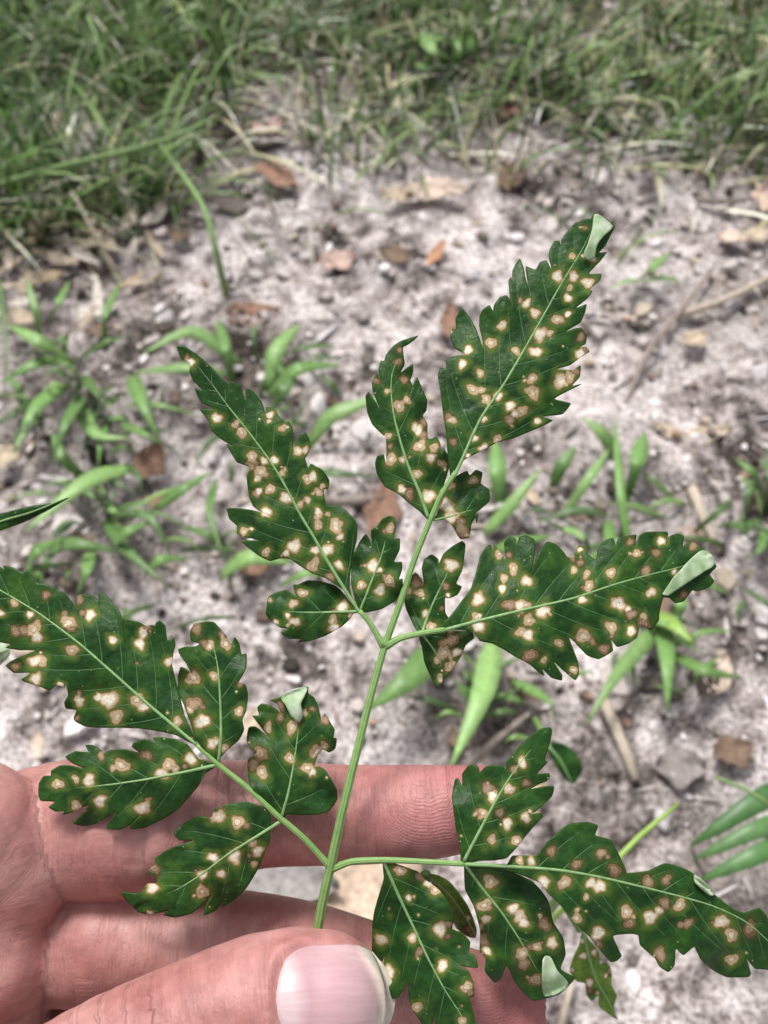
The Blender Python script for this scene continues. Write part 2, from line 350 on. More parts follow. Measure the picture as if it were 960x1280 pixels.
LEAFLETS = [
 dict(n='R', out=z2([(490,720),(478,600),(470,500),(455,380),(440,260),(433,200),(445,165)]) + z1([(65,798),(75,765),(100,745),(146,726),(112,692),(96,640),(104,606),(118,600),(122,555),(150,515),(185,545),(215,595),(238,650),(254,688),(246,640),(238,590),(240,545),(255,512),(285,492),(303,506),(312,485),(340,450),(370,441),(386,458),(392,488),(388,420),(385,370),(395,350),(402,354),(407,312),(437,268),(458,305),(468,345),(478,376),(472,330),(476,298),(514,301),(540,275),(570,268),(592,292),(586,240),(592,205),(612,172),(635,168),(646,184),(652,155),(680,115),(720,75),(770,55),(790,50),(814,28),(830,36),(870,55),(905,92),(890,140),(868,185),(846,217),(866,226),(842,265),(800,320),(838,333),(834,362),(796,402),(798,420),(772,455),(736,490),(766,488),(762,522),(737,570),(682,610),(715,603),(746,606),(768,640),(765,676),(748,692),(770,698),(778,720),(742,748),(692,782),(640,802),(700,806),(735,797),(735,842),(712,880)]) + zR([(808,618),(740,660),(772,680),(750,710),(700,722),(715,735),(690,752),(600,790),(540,810),(480,840),(430,870),(400,910),(375,950)]),
      rib=z2([(440,790),(520,680),(640,420),(760,240)]) + z1([(500,640),(640,390),(760,190),(815,60)]),
      sp=z1([(627,340,38,1),(472,478,30,1),(515,525,35),(350,588,30),(297,675,33),(180,710,32),(153,780,34),(240,825,27),(205,907,38),(420,715,30),(540,632,45,1),(590,625,22),(520,720,36,1),(627,558,35),(678,530,22),(690,400,24),(680,450,30),(708,343,32),(778,375,38),(795,245,35,1),(700,240,25),(500,852,34),(503,922,42),(640,865,50),(690,845,38),(715,815,25,2),(740,730,34,1),(765,712,22,2),(745,645,28,2),(765,100,20,2),(330,940,28,1),(270,950,25)]) + z2([(672,320,28),(730,300,28,1),(790,350,33),(850,375,35),(815,390,30),(788,420,30,2),(928,425,25),(660,415,22),(610,510,25,1),(725,515,35),(660,560,35,1),(580,600,22),(500,420,30),(485,400,24,2),(505,530,24,2)]),
      off=0, fold=1.2, droop=3.0, tilt=.8),
 dict(n='Q', out=z2([(430,880),(455,800),(490,740),(520,705),(570,680),(590,690),(620,675),(648,690),(650,735),(680,770),(683,820),(660,850),(640,870),(622,890),(625,925)]) + z5([(465,20),(440,62),(420,118),(385,125),(350,82),(310,45),(255,38)]),
      rib=z2([(410,920),(500,900),(580,875),(650,855)]),
      sp=z2([(605,720,32),(490,745,28),(475,850,45),(500,900,40),(540,930,35,2)]) + z5([(330,30,42),(385,85,38,2),(400,115,25,2)]), off=.8, fold=1.2, droop=2.0, tilt=.5),
 dict(n='P', out=z2([(380,915),(340,880),(290,840),(230,790),(170,750),(130,690),(120,640),(130,605),(155,597),(167,618),(170,560),(165,505),(150,490),(105,440),(80,380),(72,310),(85,288),(105,310),(130,345),(108,280),(105,230),(125,195),(140,215),(135,170),(145,130),(160,120),(175,90),(210,50),(250,25),(318,5),(290,35),(262,60),(260,100),(262,140),(255,170),(295,150),(303,180),(295,220),(300,250),(290,285),(322,222),(345,260),(342,285),(355,280),(372,320),(370,370),(360,400),(375,440),(380,500),(395,512),(420,510),(440,540),(445,580),(460,570),(480,610),(482,660),(470,710),(450,770),(420,830),(390,890)]),
      rib=z2([(382,912),(340,790),(285,660),(240,520),(210,400),(195,280),(200,190),(230,110)]),
      sp=z2([(240,70,20,2),(228,130,25,2),(260,220,28,2),(120,225,22,2),(177,275,20),(235,350,38),(275,320,25),(325,465,40,1),(360,430,25,2),(355,495,25,2),(340,550,42),(410,560,32),(395,610,30),(450,640,26),(195,615,35),(180,500,28),(190,550,20,2),(250,615,22),(325,690,30),(250,765,32,1),(285,790,35,2),(385,800,42,1)]), off=0, fold=1.0, droop=1.5, tilt=-.5),
 dict(n='J', out=z3([(50,62),(62,52),(90,58),(140,90),(200,140),(250,190),(300,240),(315,262),(315,235),(330,232),(360,255),(385,305),(395,270),(430,285),(465,330),(485,380),(490,400),(495,365),(530,370),(565,410),(600,430),(620,470),(625,540),(628,555),(640,525),(660,495),(685,488),(705,520),(708,560),(698,592),(690,612),(702,650),(720,645),(770,675),(800,720),(798,760),(785,776),(800,835),(850,850),(900,885),(935,925)]) + z4([(665,240),(662,300),(650,360),(640,420),(632,480),(632,540),(645,590),(668,645),(655,640),(640,620),(600,560),(550,520),(500,490),(440,465),(380,430),(330,400),(280,395),(230,400),(180,380),(130,345),(95,315),(100,303),(160,300),(110,285),(70,265),(60,230),(30,195),(18,160),(20,145),(60,142),(130,150),(190,165),(235,185)]) + z3([(470,880),(430,850),(410,810),(400,760),(395,700),(400,660),(350,630),(320,590),(300,548),(320,545),(300,536),(260,510),(220,470),(200,425),(172,385),(168,368),(210,360),(170,330),(145,290),(140,265),(160,262),(130,225),(110,180),(105,140),(70,110)]),
      rib=z4([(680,665),(600,540),(520,410),(440,270),(380,170),(290,0)]) + z3([(500,610),(380,450),(300,350),(220,240),(140,140),(90,90)]),
      sp=z3([(112,132,28,1),(95,110,18,2),(242,410,35,1),(340,440,30),(370,485,33),(420,605,35),(465,680,45),(480,625,30,1),(530,620,32,1),(450,710,25,1),(570,685,22),(455,775,25),(510,765,35),(590,810,38,1),(490,880,38,1),(510,395,28),(573,460,28),(650,575,30),(685,570,25),(695,715,30),(725,705,30,1),(752,780,25),(772,752,18),(660,843,25),(700,820,22),(752,880,28),(750,935,30),(840,935,40),(800,890,15),(415,650,30,2)]) + z4([(100,258,30),(138,243,12,1),(210,360,28),(350,330,45,1),(310,365,25),(455,350,28,1),(515,350,38,1),(575,425,34,1),(447,425,40),(530,483,25,2),(560,240,40),(580,285,25),(470,180,30),(470,230,28),(160,70,24,2)]), off=.3, fold=1.2, droop=1.0, tilt=.3),
 dict(n='K', out=z4([(685,648),(650,570),(638,500),(640,420),(650,370),(680,310),(705,282),(725,300),(738,330),(740,260),(765,230),(790,200),(820,185),(850,195),(857,240),(855,285),(875,300),(875,350),(860,400),(885,415),(888,450),(880,490),(890,500),(885,550),(850,600),(790,640),(730,655)]),
      rib=z4([(680,655),(740,500),(790,370),(820,240)]), sp=z4([(830,242,28),(743,430,42,1),(780,450,20),(688,525,34),(828,505,34),(782,550,38,1)]), off=-.6, fold=.8, droop=.8, tilt=0),
 dict(n='L', out=z4([(664,655),(620,600),(580,550),(540,525),(480,508),(420,505),(375,520),(350,530),(350,570),(310,555),(260,565),(225,590),(215,630),(214,670),(240,705),(280,735),(310,745),(295,765),(330,790),(375,797),(382,808),(440,800),(510,775),(580,735),(620,700),(645,672)]),
      rib=z4([(664,657),(560,660),(440,662),(340,658),(250,645)]), sp=z4([(392,565,35),(348,617,32),(318,677,22,1),(355,708,35),(592,635,38,1),(545,700,35),(550,740,30,1),(230,600,15),(255,710,22),(640,668,18)]), off=1.4, fold=.8, droop=1.5, tilt=0),
 dict(n='M', out=z5([(300,575),(340,510),(390,440),(430,380),(460,300),(485,220),(510,180),(530,168),(543,182),(555,170),(580,200),(604,222),(605,160),(630,130),(655,135),(665,150),(680,128),(710,122),(745,140),(755,180),(750,240),(745,280),(765,220),(790,180),(820,155),(860,165),(890,190)]) + z6([(120,218),(150,208),(175,175),(205,180),(220,205),(255,226),(270,190),(300,150),(340,135),(358,150),(380,130),(420,120),(455,120),(460,155),(480,120),(510,103),(560,100),(610,108),(615,150),(630,125),(665,112),(695,125),(700,160),(730,150),(770,165),(800,190),(850,265),(835,310),(845,345),(820,375),(770,395),(740,400),(700,440),(660,450),(630,435),(600,440),(580,500),(570,540),(535,580),(490,570),(475,590),(460,625),(420,655),(370,668),(342,650),(340,690),(310,715),(270,730),(220,715),(180,680),(150,650),(132,642),(165,740),(172,800),(155,830),(120,810),(60,760),(85,810),(82,835),(40,825)]) + z5([(800,795),(795,812),(760,790),(720,760),(650,720),(600,690),(540,660),(480,640),(430,600)]),
      rib=z5([(300,590),(430,555),(570,520),(740,480),(950,430)]) + z6([(360,360),(540,310),(680,275),(780,235)]),
      sp=z5([(472,437,44,1),(470,570,45,1),(460,525,28),(600,330,30),(590,385,28,1),(648,283,32),(710,345,38,1),(625,465,35,2),(680,470,40,1),(575,210,28),(625,215,22,2),(725,540,40),(690,600,40),(720,615,40),(790,500,45,1),(730,715,38,2),(800,740,25),(875,655,28),(945,790,22),(710,465,30)]) + z6([(15,490,25,1),(192,440,30,1),(225,370,30),(215,310,28),(150,290,25),(180,255,25,2),(140,225,25,2),(180,188,18),(335,305,32),(372,460,48,1),(435,510,32,2),(498,522,25),(500,560,40,2),(537,400,30),(336,578,38),(195,620,46),(435,595,32),(300,685,30,2),(75,655,28),(150,790,25),(462,208,28),(560,205,30,2),(585,145,32),(510,295,30,2),(430,150,25,2),(700,410,30,2),(745,170,30,2),(650,300,18)]), off=-.3, fold=1.6, droop=5.0, tilt=2.0),
 dict(n='N', out=z5([(192,605),(150,560),(115,490),(100,430),(100,400),(120,375),(130,340),(155,312),(180,330),(195,345),(193,280),(205,240),(235,220),(265,235),(275,250),(300,210),(340,175),(385,153),(403,170),(400,230),(390,290),(370,350),(383,375),(365,410),(330,430),(310,440),(310,500),(320,540),(290,575),(240,592)]),
      rib=z5([(190,605),(230,490),(290,360),(350,240)]), sp=z5([(335,265,48),(165,350,38,2),(180,405,32),(120,395,28,2),(205,505,24),(235,575,32),(310,370,28,2),(320,415,15,1),(290,480,20,2)]), off=1.6, fold=1.0, droop=1.0, tilt=0),
 dict(n='O', out=z5([(190,610),(192,680),(205,750),(230,810),(265,860),(310,825),(350,775),(385,720),(410,670),(440,630),(430,600),(380,596),(300,600)]),
      rib=z5([(190,608),(250,690),(285,760),(275,840)]), sp=z5([(340,640,52,2),(300,700,42),(265,740,25),(330,770,35),(365,700,30),(280,830,25),(300,655,34,2)]), off=1.4, fold=1.0, droop=2.0, tilt=0),
 dict(n='A', out=z7([(10,76),(20,70),(60,78),(110,100),(135,97),(165,125),(190,150),(240,165),(280,185),(320,205),(350,235),(372,255),(385,225),(415,213),(460,220),(490,245),(496,262),(500,210),(530,220),(570,265),(595,300),(610,350),(625,440),(618,345),(640,338),(690,350),(725,365),(765,370),(770,395),(780,360),(800,350),(825,375),(840,430),(865,435),(875,465),(868,510),(865,570),(880,640),(900,720),(930,830),(975,940),(960,955),(880,920),(800,900),(700,885),(600,880),(500,878),(430,870),(385,850),(370,830),(372,795),(335,780),(325,750),(335,710),(322,640),(318,668),(280,670),(245,685),(190,670),(130,650),(113,635),(135,608),(75,600),(40,570),(60,545),(110,520),(160,495),(100,490),(40,478),(42,462),(0,450),(-60,425),(-80,340),(-140,260),(-220,120),(-310,0),(-330,-40),(-260,-40),(-150,-10),(-60,36)]),
      rib=z7([(985,965),(740,760),(560,600),(400,460),(200,310),(60,225),(0,190),(-150,100),(-310,-25)]),
      sp=z7([(72,255,28),(0,305,25,1),(150,312,25),(170,385,48),(185,425,35,1),(78,398,32,2),(120,390,30,2),(175,545,42,1),(215,550,30),(80,572,30,2),(180,632,42),(360,493,36),(345,355,45),(355,380,28,2),(400,240,28,2),(452,315,36),(565,440,30,1),(700,460,38,1),(715,405,32),(735,375,25,2),(845,547,32,1),(885,848,34),(685,740,48),(715,775,30),(545,740,52,1),(490,725,30),(583,823,42),(395,745,36),(395,710,25,2),(300,665,25,1),(230,215,28,2),(385,830,20,2),(-90,200,34),(-150,60,30)]), off=.6, fold=1.5, droop=2.5, tilt=-.6),
 dict(n='B', out=z8([(292,770),(230,715),(180,650),(150,570),(120,490),(95,420),(92,350),(105,305),(130,310),(150,322),(130,280),(105,240),(98,210),(130,195),(170,190),(187,178),(160,160),(155,120),(175,85),(220,72),(265,75),(300,105),(330,140),(350,175),(356,186),(375,157),(395,180),(410,225),(428,235),(428,290),(410,340),(400,370),(425,390),(437,440),(430,510),(415,560),(415,610),(390,660),(340,710),(300,755)]),
      rib=z8([(293,770),(305,650),(303,500),(290,300),(265,180),(240,95)]), sp=z8([(185,105,35,2),(250,190,32),(330,180,35),(310,130,25,2),(165,350,42),(270,340,28),(170,480,42,2),(150,510,25),(210,565,45),(265,675,40,1),(320,700,28),(395,515,30),(400,385,18,2),(225,180,25,2)]), off=-.8, fold=1.0, droop=1.5, tilt=.3),
 dict(n='C', out=z9([(958,225),(880,190),(820,130),(760,100),(690,88),(650,90),(645,105),(600,100),(555,115),(545,135),(562,158),(500,150),(440,152),(400,162),(385,150),(345,130),(315,130),(312,155),(260,160),(220,185),(245,215),(285,238),(230,230),(180,232),(140,255),(130,275),(100,285),(78,320),(75,370),(90,400),(140,412),(130,435),(160,455),(195,458),(200,470),(245,460),(310,435),(280,480),(260,512),(300,525),(370,510),(445,470),(420,520),(425,540),(480,542),(530,520),(565,490),(540,520),(545,540),(600,535),(680,500),(760,450),(820,390),(870,330),(910,270)]),
      rib=z9([(962,225),(800,260),(620,295),(450,320),(300,335),(180,345)]), sp=z9([(835,195,42,1),(725,225,45),(690,265,38,1),(610,175,30,2),(490,225,45),(445,240,25),(325,300,38,1),(260,295,28),(170,320,35),(380,405,38,1),(595,440,42),(258,430,35),(385,178,25,2),(760,245,22)]), off=-1.6, fold=1.0, droop=-1.0, tilt=.3),
 dict(n='D', out=z8([(610,1045),(540,1010),(490,950),(450,870),(440,800),(445,760),(470,735),(478,720),(455,700),(438,660),(445,610),(470,600),(500,615),(540,645),(500,590),(472,545),(490,532),(490,500),(510,483),(550,490),(590,510),(580,480),(562,462),(600,445),(640,420),(690,403),(735,400),(745,425),(770,450),(790,490),(808,545),(825,535),(850,570),(870,610),(870,645),(880,660),(872,700),(845,718),(815,715),(790,745),(780,785),(800,795),(830,820),(860,870),(880,915),(878,960),(840,1010),(780,1030),(700,1035),(640,1035)]),
      rib=z8([(608,1045),(640,930),(670,770),(690,620),(692,520)]), sp=z8([(600,490,30,2),(540,600,30),(600,550,28,2),(660,595,38),(648,750,32),(500,730,42,2),(510,820,44),(465,780,32,2),(785,715,42),(820,690,28),(740,800,38),(762,820,28,1),(755,885,30,3),(825,560,28,2),(760,505,20,2),(720,525,22)]), off=-.6, fold=.8, droop=1.0, tilt=.3),
 dict(n='E', out=z10([(692,295),(655,300),(640,270),(600,235),(550,217),(500,218),(450,230),(445,245),(410,243),(385,275),(330,280),(280,305),(245,335),(240,355),(260,375),(300,380),(240,405),(190,430),(155,455),(150,480),(130,500),(125,520),(150,535),(150,560),(115,570),(80,600),(18,607),(35,640),(80,680),(130,693),(193,685),(195,698),(240,705),(300,690),(345,660),(385,620),(370,660),(370,690),(410,675),(440,645),(448,655),(490,630),(540,580),(590,500),(620,430),(640,380),(655,320)]),
      rib=z10([(692,295),(580,365),(460,440),(340,530),(240,590),(150,625)]), sp=z10([(422,278,40),(505,300,36),(400,452,28,1),(565,390,30),(590,425,36,1),(492,445,36,1),(575,480,22),(352,525,28),(433,522,24),(355,597,38),(138,583,32,1),(148,500,28,2),(300,395,28,3),(130,690,18)]), off=-.6, fold=.9, droop=0.0, tilt=.3),
 dict(n='F', out=z11([(120,150),(115,230),(95,310),(72,400),(62,480),(60,560),(60,640),(72,680),(100,660),(118,640),(120,700),(140,760),(160,820),(185,825),(215,790),(235,760),(245,830),(265,890),(300,950),(320,1010),(345,1000),(372,940),(380,1000),(420,1040),(480,1060),(560,1085),(610,1065),(585,980),(570,910),(555,840),(568,815),(565,760),(540,700),(515,675),(575,670),(570,620),(550,595),(545,550),(510,510),(470,485),(465,440),(450,380),(410,310),(370,270),(330,240),(290,205),(230,180),(170,160)]),
      rib=z11([(120,150),(190,310),(270,480),(340,630),(420,780),(510,920),(580,1050)]), sp=z11([(200,195,35),(300,220,30,2),(375,290,36),(340,255,28),(243,330,25),(105,540,36),(260,530,30),(295,600,30,2),(400,487,46,1),(445,462,20,2),(412,670,42,1),(145,705,40,1),(535,775,38),(285,875,34),(510,945,28),(150,420,20,3),(550,800,24,2),(380,590,20,3)]), off=.4, fold=1.2, droop=-1.0, tilt=-.3),
 dict(n='G', out=z12([(118,705),(100,630),(80,540),(68,450),(63,380),(75,310),(90,297),(108,315),(115,270),(140,235),(165,225),(190,240),(200,255),(230,235),(270,225),(310,230),(328,236),(340,200),(390,140),(440,90),(500,50),(545,42),(557,60),(550,110),(530,190),(532,215),(500,262),(540,268),(545,285),(530,305),(500,320),(470,340),(520,335),(560,340),(555,380),(520,420),(480,455),(450,470),(495,468),(508,485),(480,520),(430,580),(380,640),(330,685),(270,700),(200,704)]),
      rib=z12([(120,705),(200,550),(270,420),(340,300),(420,190),(500,90)]), sp=z12([(262,380,38),(240,340,35,2),(345,345,34),(218,465,34),(185,465,25,2),(337,518,38),(300,465,30,2),(428,487,32,1),(258,597,36),(385,605,34),(410,212,30,1),(370,245,25,2),(430,315,25,2),(225,640,30,3)]), off=-.4, fold=1.2, droop=1.5, tilt=1.0),
 dict(n='H', out=zH([(484,276),(500,285),(600,290),(680,310),(760,345),(800,380),(840,440),(865,520),(900,590),(912,660),(905,720),(945,760),(930,790),(880,830),(790,852),(745,830),(700,780),(665,725),(640,760),(610,772),(575,730),(570,680),(550,640),(545,560),(520,460),(490,380)]),
      rib=zH([(484,275),(560,380),(640,480),(720,600),(800,740)]), sp=zH([(595,350,42),(570,450,38),(575,510,25),(560,600,36,2),(578,645,22,1),(545,545,25,2),(690,465,30),(720,500,38),(735,525,28),(825,530,32,2),(857,612,34),(793,630,24),(728,660,38),(735,700,35,2),(790,770,35,2)]), off=1.8, fold=1.0, droop=2.5, tilt=0),
 dict(n='I', out=zI([(120,432),(170,432),(200,410),(260,400),(300,365),(360,320),(415,310),(445,320),(450,345),(490,370),(530,440),(545,455),(600,450),(650,435),(700,445),(735,465),(770,510),(800,525),(850,560),(890,575),(930,570),(955,590),(985,640),(1030,690),(1040,760),(1000,775)]) + z13([(960,695),(900,680),(862,648),(870,700),(850,720),(760,720),(690,690),(630,640),(590,590),(540,610),(505,600),(490,660),(460,690),(420,670),(390,630),(330,570),(310,525),(270,515),(200,530),(220,610),(200,640),(170,640),(120,590),(70,530),(20,480)]) + zI([(384,612),(340,560),(300,520),(270,490),(200,460),(150,445)]),
      rib=zI([(45,432),(200,440),(330,450),(450,470),(580,500),(700,530),(800,560),(900,610),(1020,720)]),
      sp=zI([(288,488,26,1),(350,487,28),(455,500,28,1),(430,490,20),(415,530,15),(535,575,25),(545,610,20,2),(607,592,28,1),(650,550,20,2),(695,555,22),(720,610,20,2),(820,605,28),(850,645,26),(850,718,22),(385,595,22),(450,640,26),(445,670,22,2),(635,700,28,2),(250,425,20),(215,420,18),(310,393,18,2),(385,433,18,2),(460,400,20,2),(500,450,22,2),(600,485,22,2),(655,480,18,2),(905,625,28,2)]), off=-.2, fold=1.6, droop=9.0, tilt=1.5),
]
FLAPS = {'R': (z1([(814,30),(850,42),(905,92),(870,130),(838,165),(822,195),(812,245),(790,262),(755,240),(780,180),(802,100)]), z1([(814,30),(905,92)])),
         'M': (z6([(593,412),(640,340),(700,270),(760,210),(797,190),(838,215),(852,265),(800,300),(740,340),(660,392),(620,418)]), z6([(797,190),(852,265)])),
         'D': (z8([(605,448),(660,412),(737,398),(722,440),(705,480),(715,540),(695,572),(660,548),(630,490)]), z8([(605,448),(737,398)])),
         'H': (zH([(818,690),(832,668),(850,672),(880,730),(928,790),(880,832),(822,838)]), zH([(928,790),(822,838)])),
         'I': (zI([(736,468),(756,478),(800,523),(786,528),(752,500)]), zI([(736,470),(800,522)]))}

def extra_depth(px, py):           # the stalk runs back between thumb and finger below the lowest fork
    return 4.2 * np.clip((np.asarray(py, float) - 1000) / 158, 0, 1)**1.3 * np.clip(1 - np.abs(np.asarray(px, float) - 415) / 240, 0, 1)

def sharpen(p, k=.42, cap=4.0):
    """pull teeth out and notches in a little: undo the rounding of a hand-drawn outline"""
    mid = (np.roll(p, 1, 0) + np.roll(p, -1, 0))/2; d = (p - mid)*k
    l = np.linalg.norm(d, axis=1, keepdims=True); return p + d*np.minimum(1, cap/np.maximum(l, 1e-6))
def leaf_mesh(L, step=2.3):
    poly = catmull(sharpen(np.array([q[:2] for q in L['out']])), 2.4, True, .5)
    rib = catmull(np.array([q[:2] for q in L['rib']]), 6)
    vv, ff = mesh_poly(poly, step)
    dm, sg, s = polydist(vv, rib)
    wmax = max(np.percentile(dm, 97), 10)
    t = dm / wmax
    ph = sum(ord(c) for c in L['n']) * 1.7
    def depth(p):
        p = np.asarray(p, float).reshape(-1, 2)
        d, g, ss = polydist(p, rib); tt = d / wmax
        return S(p[:, 0], p[:, 1]) + extra_depth(p[:, 0], p[:, 1]) + L['off'] * np.clip(ss*6, 0, 1) + L['fold']*tt**1.4 + L['droop']*ss**2 - L['tilt']*g*tt*np.clip(ss*4, 0, 1) \
            + .8*np.sin(ss*17 + ph + g)*tt**1.5 + .5*np.sin(p[:, 0]*.06 + ph)*np.sin(p[:, 1]*.055 + ph*2)*np.clip(tt*1.5, 0, 1)
    dep = depth(vv)
    # side veins
    tot = np.linalg.norm(np.diff(rib, axis=0), axis=1); cum = np.concatenate([[0], np.cumsum(tot)]); LL = cum[-1]
    nv = max(3, int(LL/34)); veins = []
    rr = random.Random(ph)
    for k in range(nv):
        for side in (-1, 1):
            a = LL*(.07 + .86*(k + (.25 if side > 0 else 0) + rr.uniform(-.12, .12))/nv)
            i = min(np.searchsorted(cum, max(a, .1)), len(rib)-1); p0 = rib[i-1] + (rib[i]-rib[i-1])*((a-cum[i-1])/max(tot[i-1], 1e-6))
            e = rib[i]-rib[i-1]; e = e/np.linalg.norm(e); nn = np.array([-e[1], e[0]])*side
            an = math.radians(52 - 16*a/LL + rr.uniform(-6, 6)); dr = e*math.cos(an) + nn*math.sin(an)
            pts = [p0]; p = p0.copy()
            for q in range(60):
                p = p + dr*3.0; dr = dr + e*.012; dr /= np.linalg.norm(dr)
                if not inside(p[None] + dr*5, poly)[0]: break
                pts.append(p.copy())
            if len(pts) > 3: veins.append(np.array(pts))
    return poly, rib, vv, ff, depth, dep, dm, s, veins

def spot_fields(vv, sp, seed):
    r = random.Random(seed); best = np.full(len(vv), 9.0); pale = np.zeros(len(vv)); dark = np.zeros(len(vv))
    for q in sp:
        x, y, rad = q[0], q[1], q[2]*r.uniform(.78, .98); k = q[3] if len(q) > 3 else 0
        if k == 0: 
            u = r.random(); k = 0 if u < .72 else (1 if u < .86 else .5)
        dx, dy = vv[:, 0]-x, vv[:, 1]-y; an = np.arctan2(dy, dx)
        el = r.uniform(0, 3.14); st = r.uniform(.85, 1.18)
        u = dx*math.cos(el)+dy*math.sin(el); v = -dx*math.sin(el)+dy*math.cos(el)
        d = np.hypot(u*st, v/st)/(rad*(1 + .10*np.sin(2*an + r.uniform(0, 6)) + .10*np.sin(3*an + r.uniform(0, 6)) + .06*np.sin(5*an + r.uniform(0, 6))))
        if k == 3: d = np.maximum(d*.6, 0) + 1.08      # faint halo only
        m = d < best
        best[m] = d[m]; pale[m] = 1.0 if k == 1 else (.5 if k == .5 else 0); dark[m] = r.uniform(.75, 1) if k == 2 else r.choice([0, 0, .2])
    return np.clip(best, 0, 3), pale, dark

NAMES = {'R': 'end leaflet with its tip folded forward', 'I': 'largest leaflet, drooping away with a dark upper half'}
def build_sprig():
    root = empty('compound_leaf', P(400, 1158, S(400, 1158) + 4.2))
    tag(root, 'green compound leaf covered in tan spots, its stem pinched between thumb and finger', 'leaf')
    # stalks
    def stalk(name, px, w0, w1, extra=0):
        q = catmull(np.array(px, float), 7); n = len(q)
        d = S(q[:, 0], q[:, 1]) + extra_depth(q[:, 0], q[:, 1]) + extra
        pts = [P(a[0], a[1], b) for a, b in zip(q, d)]
        rad = [(w0 + (w1 - w0)*i/(n-1))/2/F*d[i]/1000*(1 + .25*max(0, 1 - i/3)*(name == 'stalk_branch')) for i in range(n)]
        v, f = tube(pts, rad, 28, .09, 7)
        o = under(mk(name, v, f, M_STEM), root); attr(o, 'groove', np.tile(np.clip(.5 + .7*np.cos(7*2*np.pi*np.arange(28)/28), 0, 1), n)); return o
    stalk('main_stalk', [(388,1215),(398,1158),(405,1120),(413,1085),(428,1015),(450,925),(465,865),(482,805),(500,755),(518,700),(538,650),(552,618),(570,590)], 12.5, 6.0)
    stalk('stalk_branch', [(413,1084),(380,1048),(350,1022),(310,985),(272,955),(246,931)], 7.8, 5.8)
    stalk('stalk_branch', [(414,1086),(440,1077),(480,1075),(530,1077),(580,1080)], 8, 5.8)
    stalk('stalk_branch', [(480,808),(462,778),(449,763)], 7.8, 5.8)
    stalk('stalk_branch', [(482,808),(500,798),(530,791),(556,787)], 8.5, 6)
    for L in LEAFLETS:
        poly, rib, vv, ff, depth, dep, dm, s, veins = leaf_mesh(L)
        V = PV(vv, dep)
        o = under(mk('leaflet', V, [f[::-1] for f in ff], M_LEAF), root)
        rs = random.Random(L['n'] + 's'); ext = []
        for q in L['sp']:
            if rs.random() < .22:
                a_ = rs.uniform(0, 6.283); ext.append((q[0] + math.cos(a_)*q[2]*1.15, q[1] + math.sin(a_)*q[2]*1.15, q[2]*rs.uniform(.28, .6), rs.choice([0, 0, 2, 2, 3])))
        for _ in range(int(len(L['sp'])*.35)):
            q = vv[rs.randrange(len(vv))]; ext.append((q[0], q[1], rs.uniform(1.2, 3.0), rs.choice([0, 2, 3, 3])))
        L['sp'] = list(L['sp']) + ext
        sp, pa, dk = spot_fields(vv, L['sp'], L['n'])
        attr(o, 'spot', sp); attr(o, 'spot_pale', pa); attr(o, 'spot_dark', dk)
        de = edgedist(vv, poly)
        attr(o, 'edge', np.clip(1 - de/9, 0, 1)**1.5)
        vr = np.full(len(vv), 1e9)
        for ve in veins:
            dd, _, _ = polydist(vv, ve[::3] if len(ve) > 6 else ve); vr = np.minimum(vr, dd)
        vr = np.minimum(vr, dm)
        attr(o, 'vein_relief', np.clip(vr/9, 0, 1)**.7)
        solid(o, .00022)
        # face the camera with the first side of the sheet
        n = len(rib); rd = depth(rib)
        w = np.linspace(5.0, 1.3, n)*min(1.0, .55 + len(rib)/70)
        v, f = tube([P(a[0], a[1], b + .10) for a, b in zip(rib, rd)], [x*.5/F*b/1000 for x, b in zip(w, rd)], 8)
        mr = mk('midrib', v, f, M_VEIN); mr.parent = o
        VV, FF = [], []
        for ve in veins:
            ve = ve[:max(3, int(len(ve)*.86))]
            d = depth(ve); w = np.linspace(1.4, .5, len(ve))
            w = w*np.where(spot_fields(ve, L['sp'], L['n'])[0] < 1.12, .02, 1)
            v, f = tube([P(a[0], a[1], b + .015) for a, b in zip(ve, d)], [x*.5/F*b/1000 for x, b in zip(w, d)], 5)
            k = len(VV); VV += v; FF += [tuple(i + k for i in q) for q in f]
        if VV: mk('side_veins', VV, FF, M_SVEIN).parent = o
        if L['n'] in FLAPS:
            fp, (fa, fb) = FLAPS[L['n']]
            fpoly = catmull(np.array([q[:2] for q in fp]), 2.5, True); v2, f2 = mesh_poly(fpoly, 2.2)
            a, b = np.array(fa[:2]), np.array(fb[:2]); nrm = np.array([-(b-a)[1], (b-a)[0]]); nrm /= np.linalg.norm(nrm)
            c = (v2 - a) @ nrm; c = np.abs(c)/np.abs(c).max()
            dd = depth(v2) - .25 - 1.1*np.sin(np.clip(c, 0, 1)*2.9) + .25*np.sin(v2[:, 0]*.35)*c
            fo = mk('folded_tip', [P(p[0], p[1], q) for p, q in zip(v2, dd)], [q[::-1] for q in f2], M_UNDER); fo.parent = o
            fo['label'] = 'pale underside of the leaflet folded forward'
            solid(fo, .0002)
    return root
build_sprig()

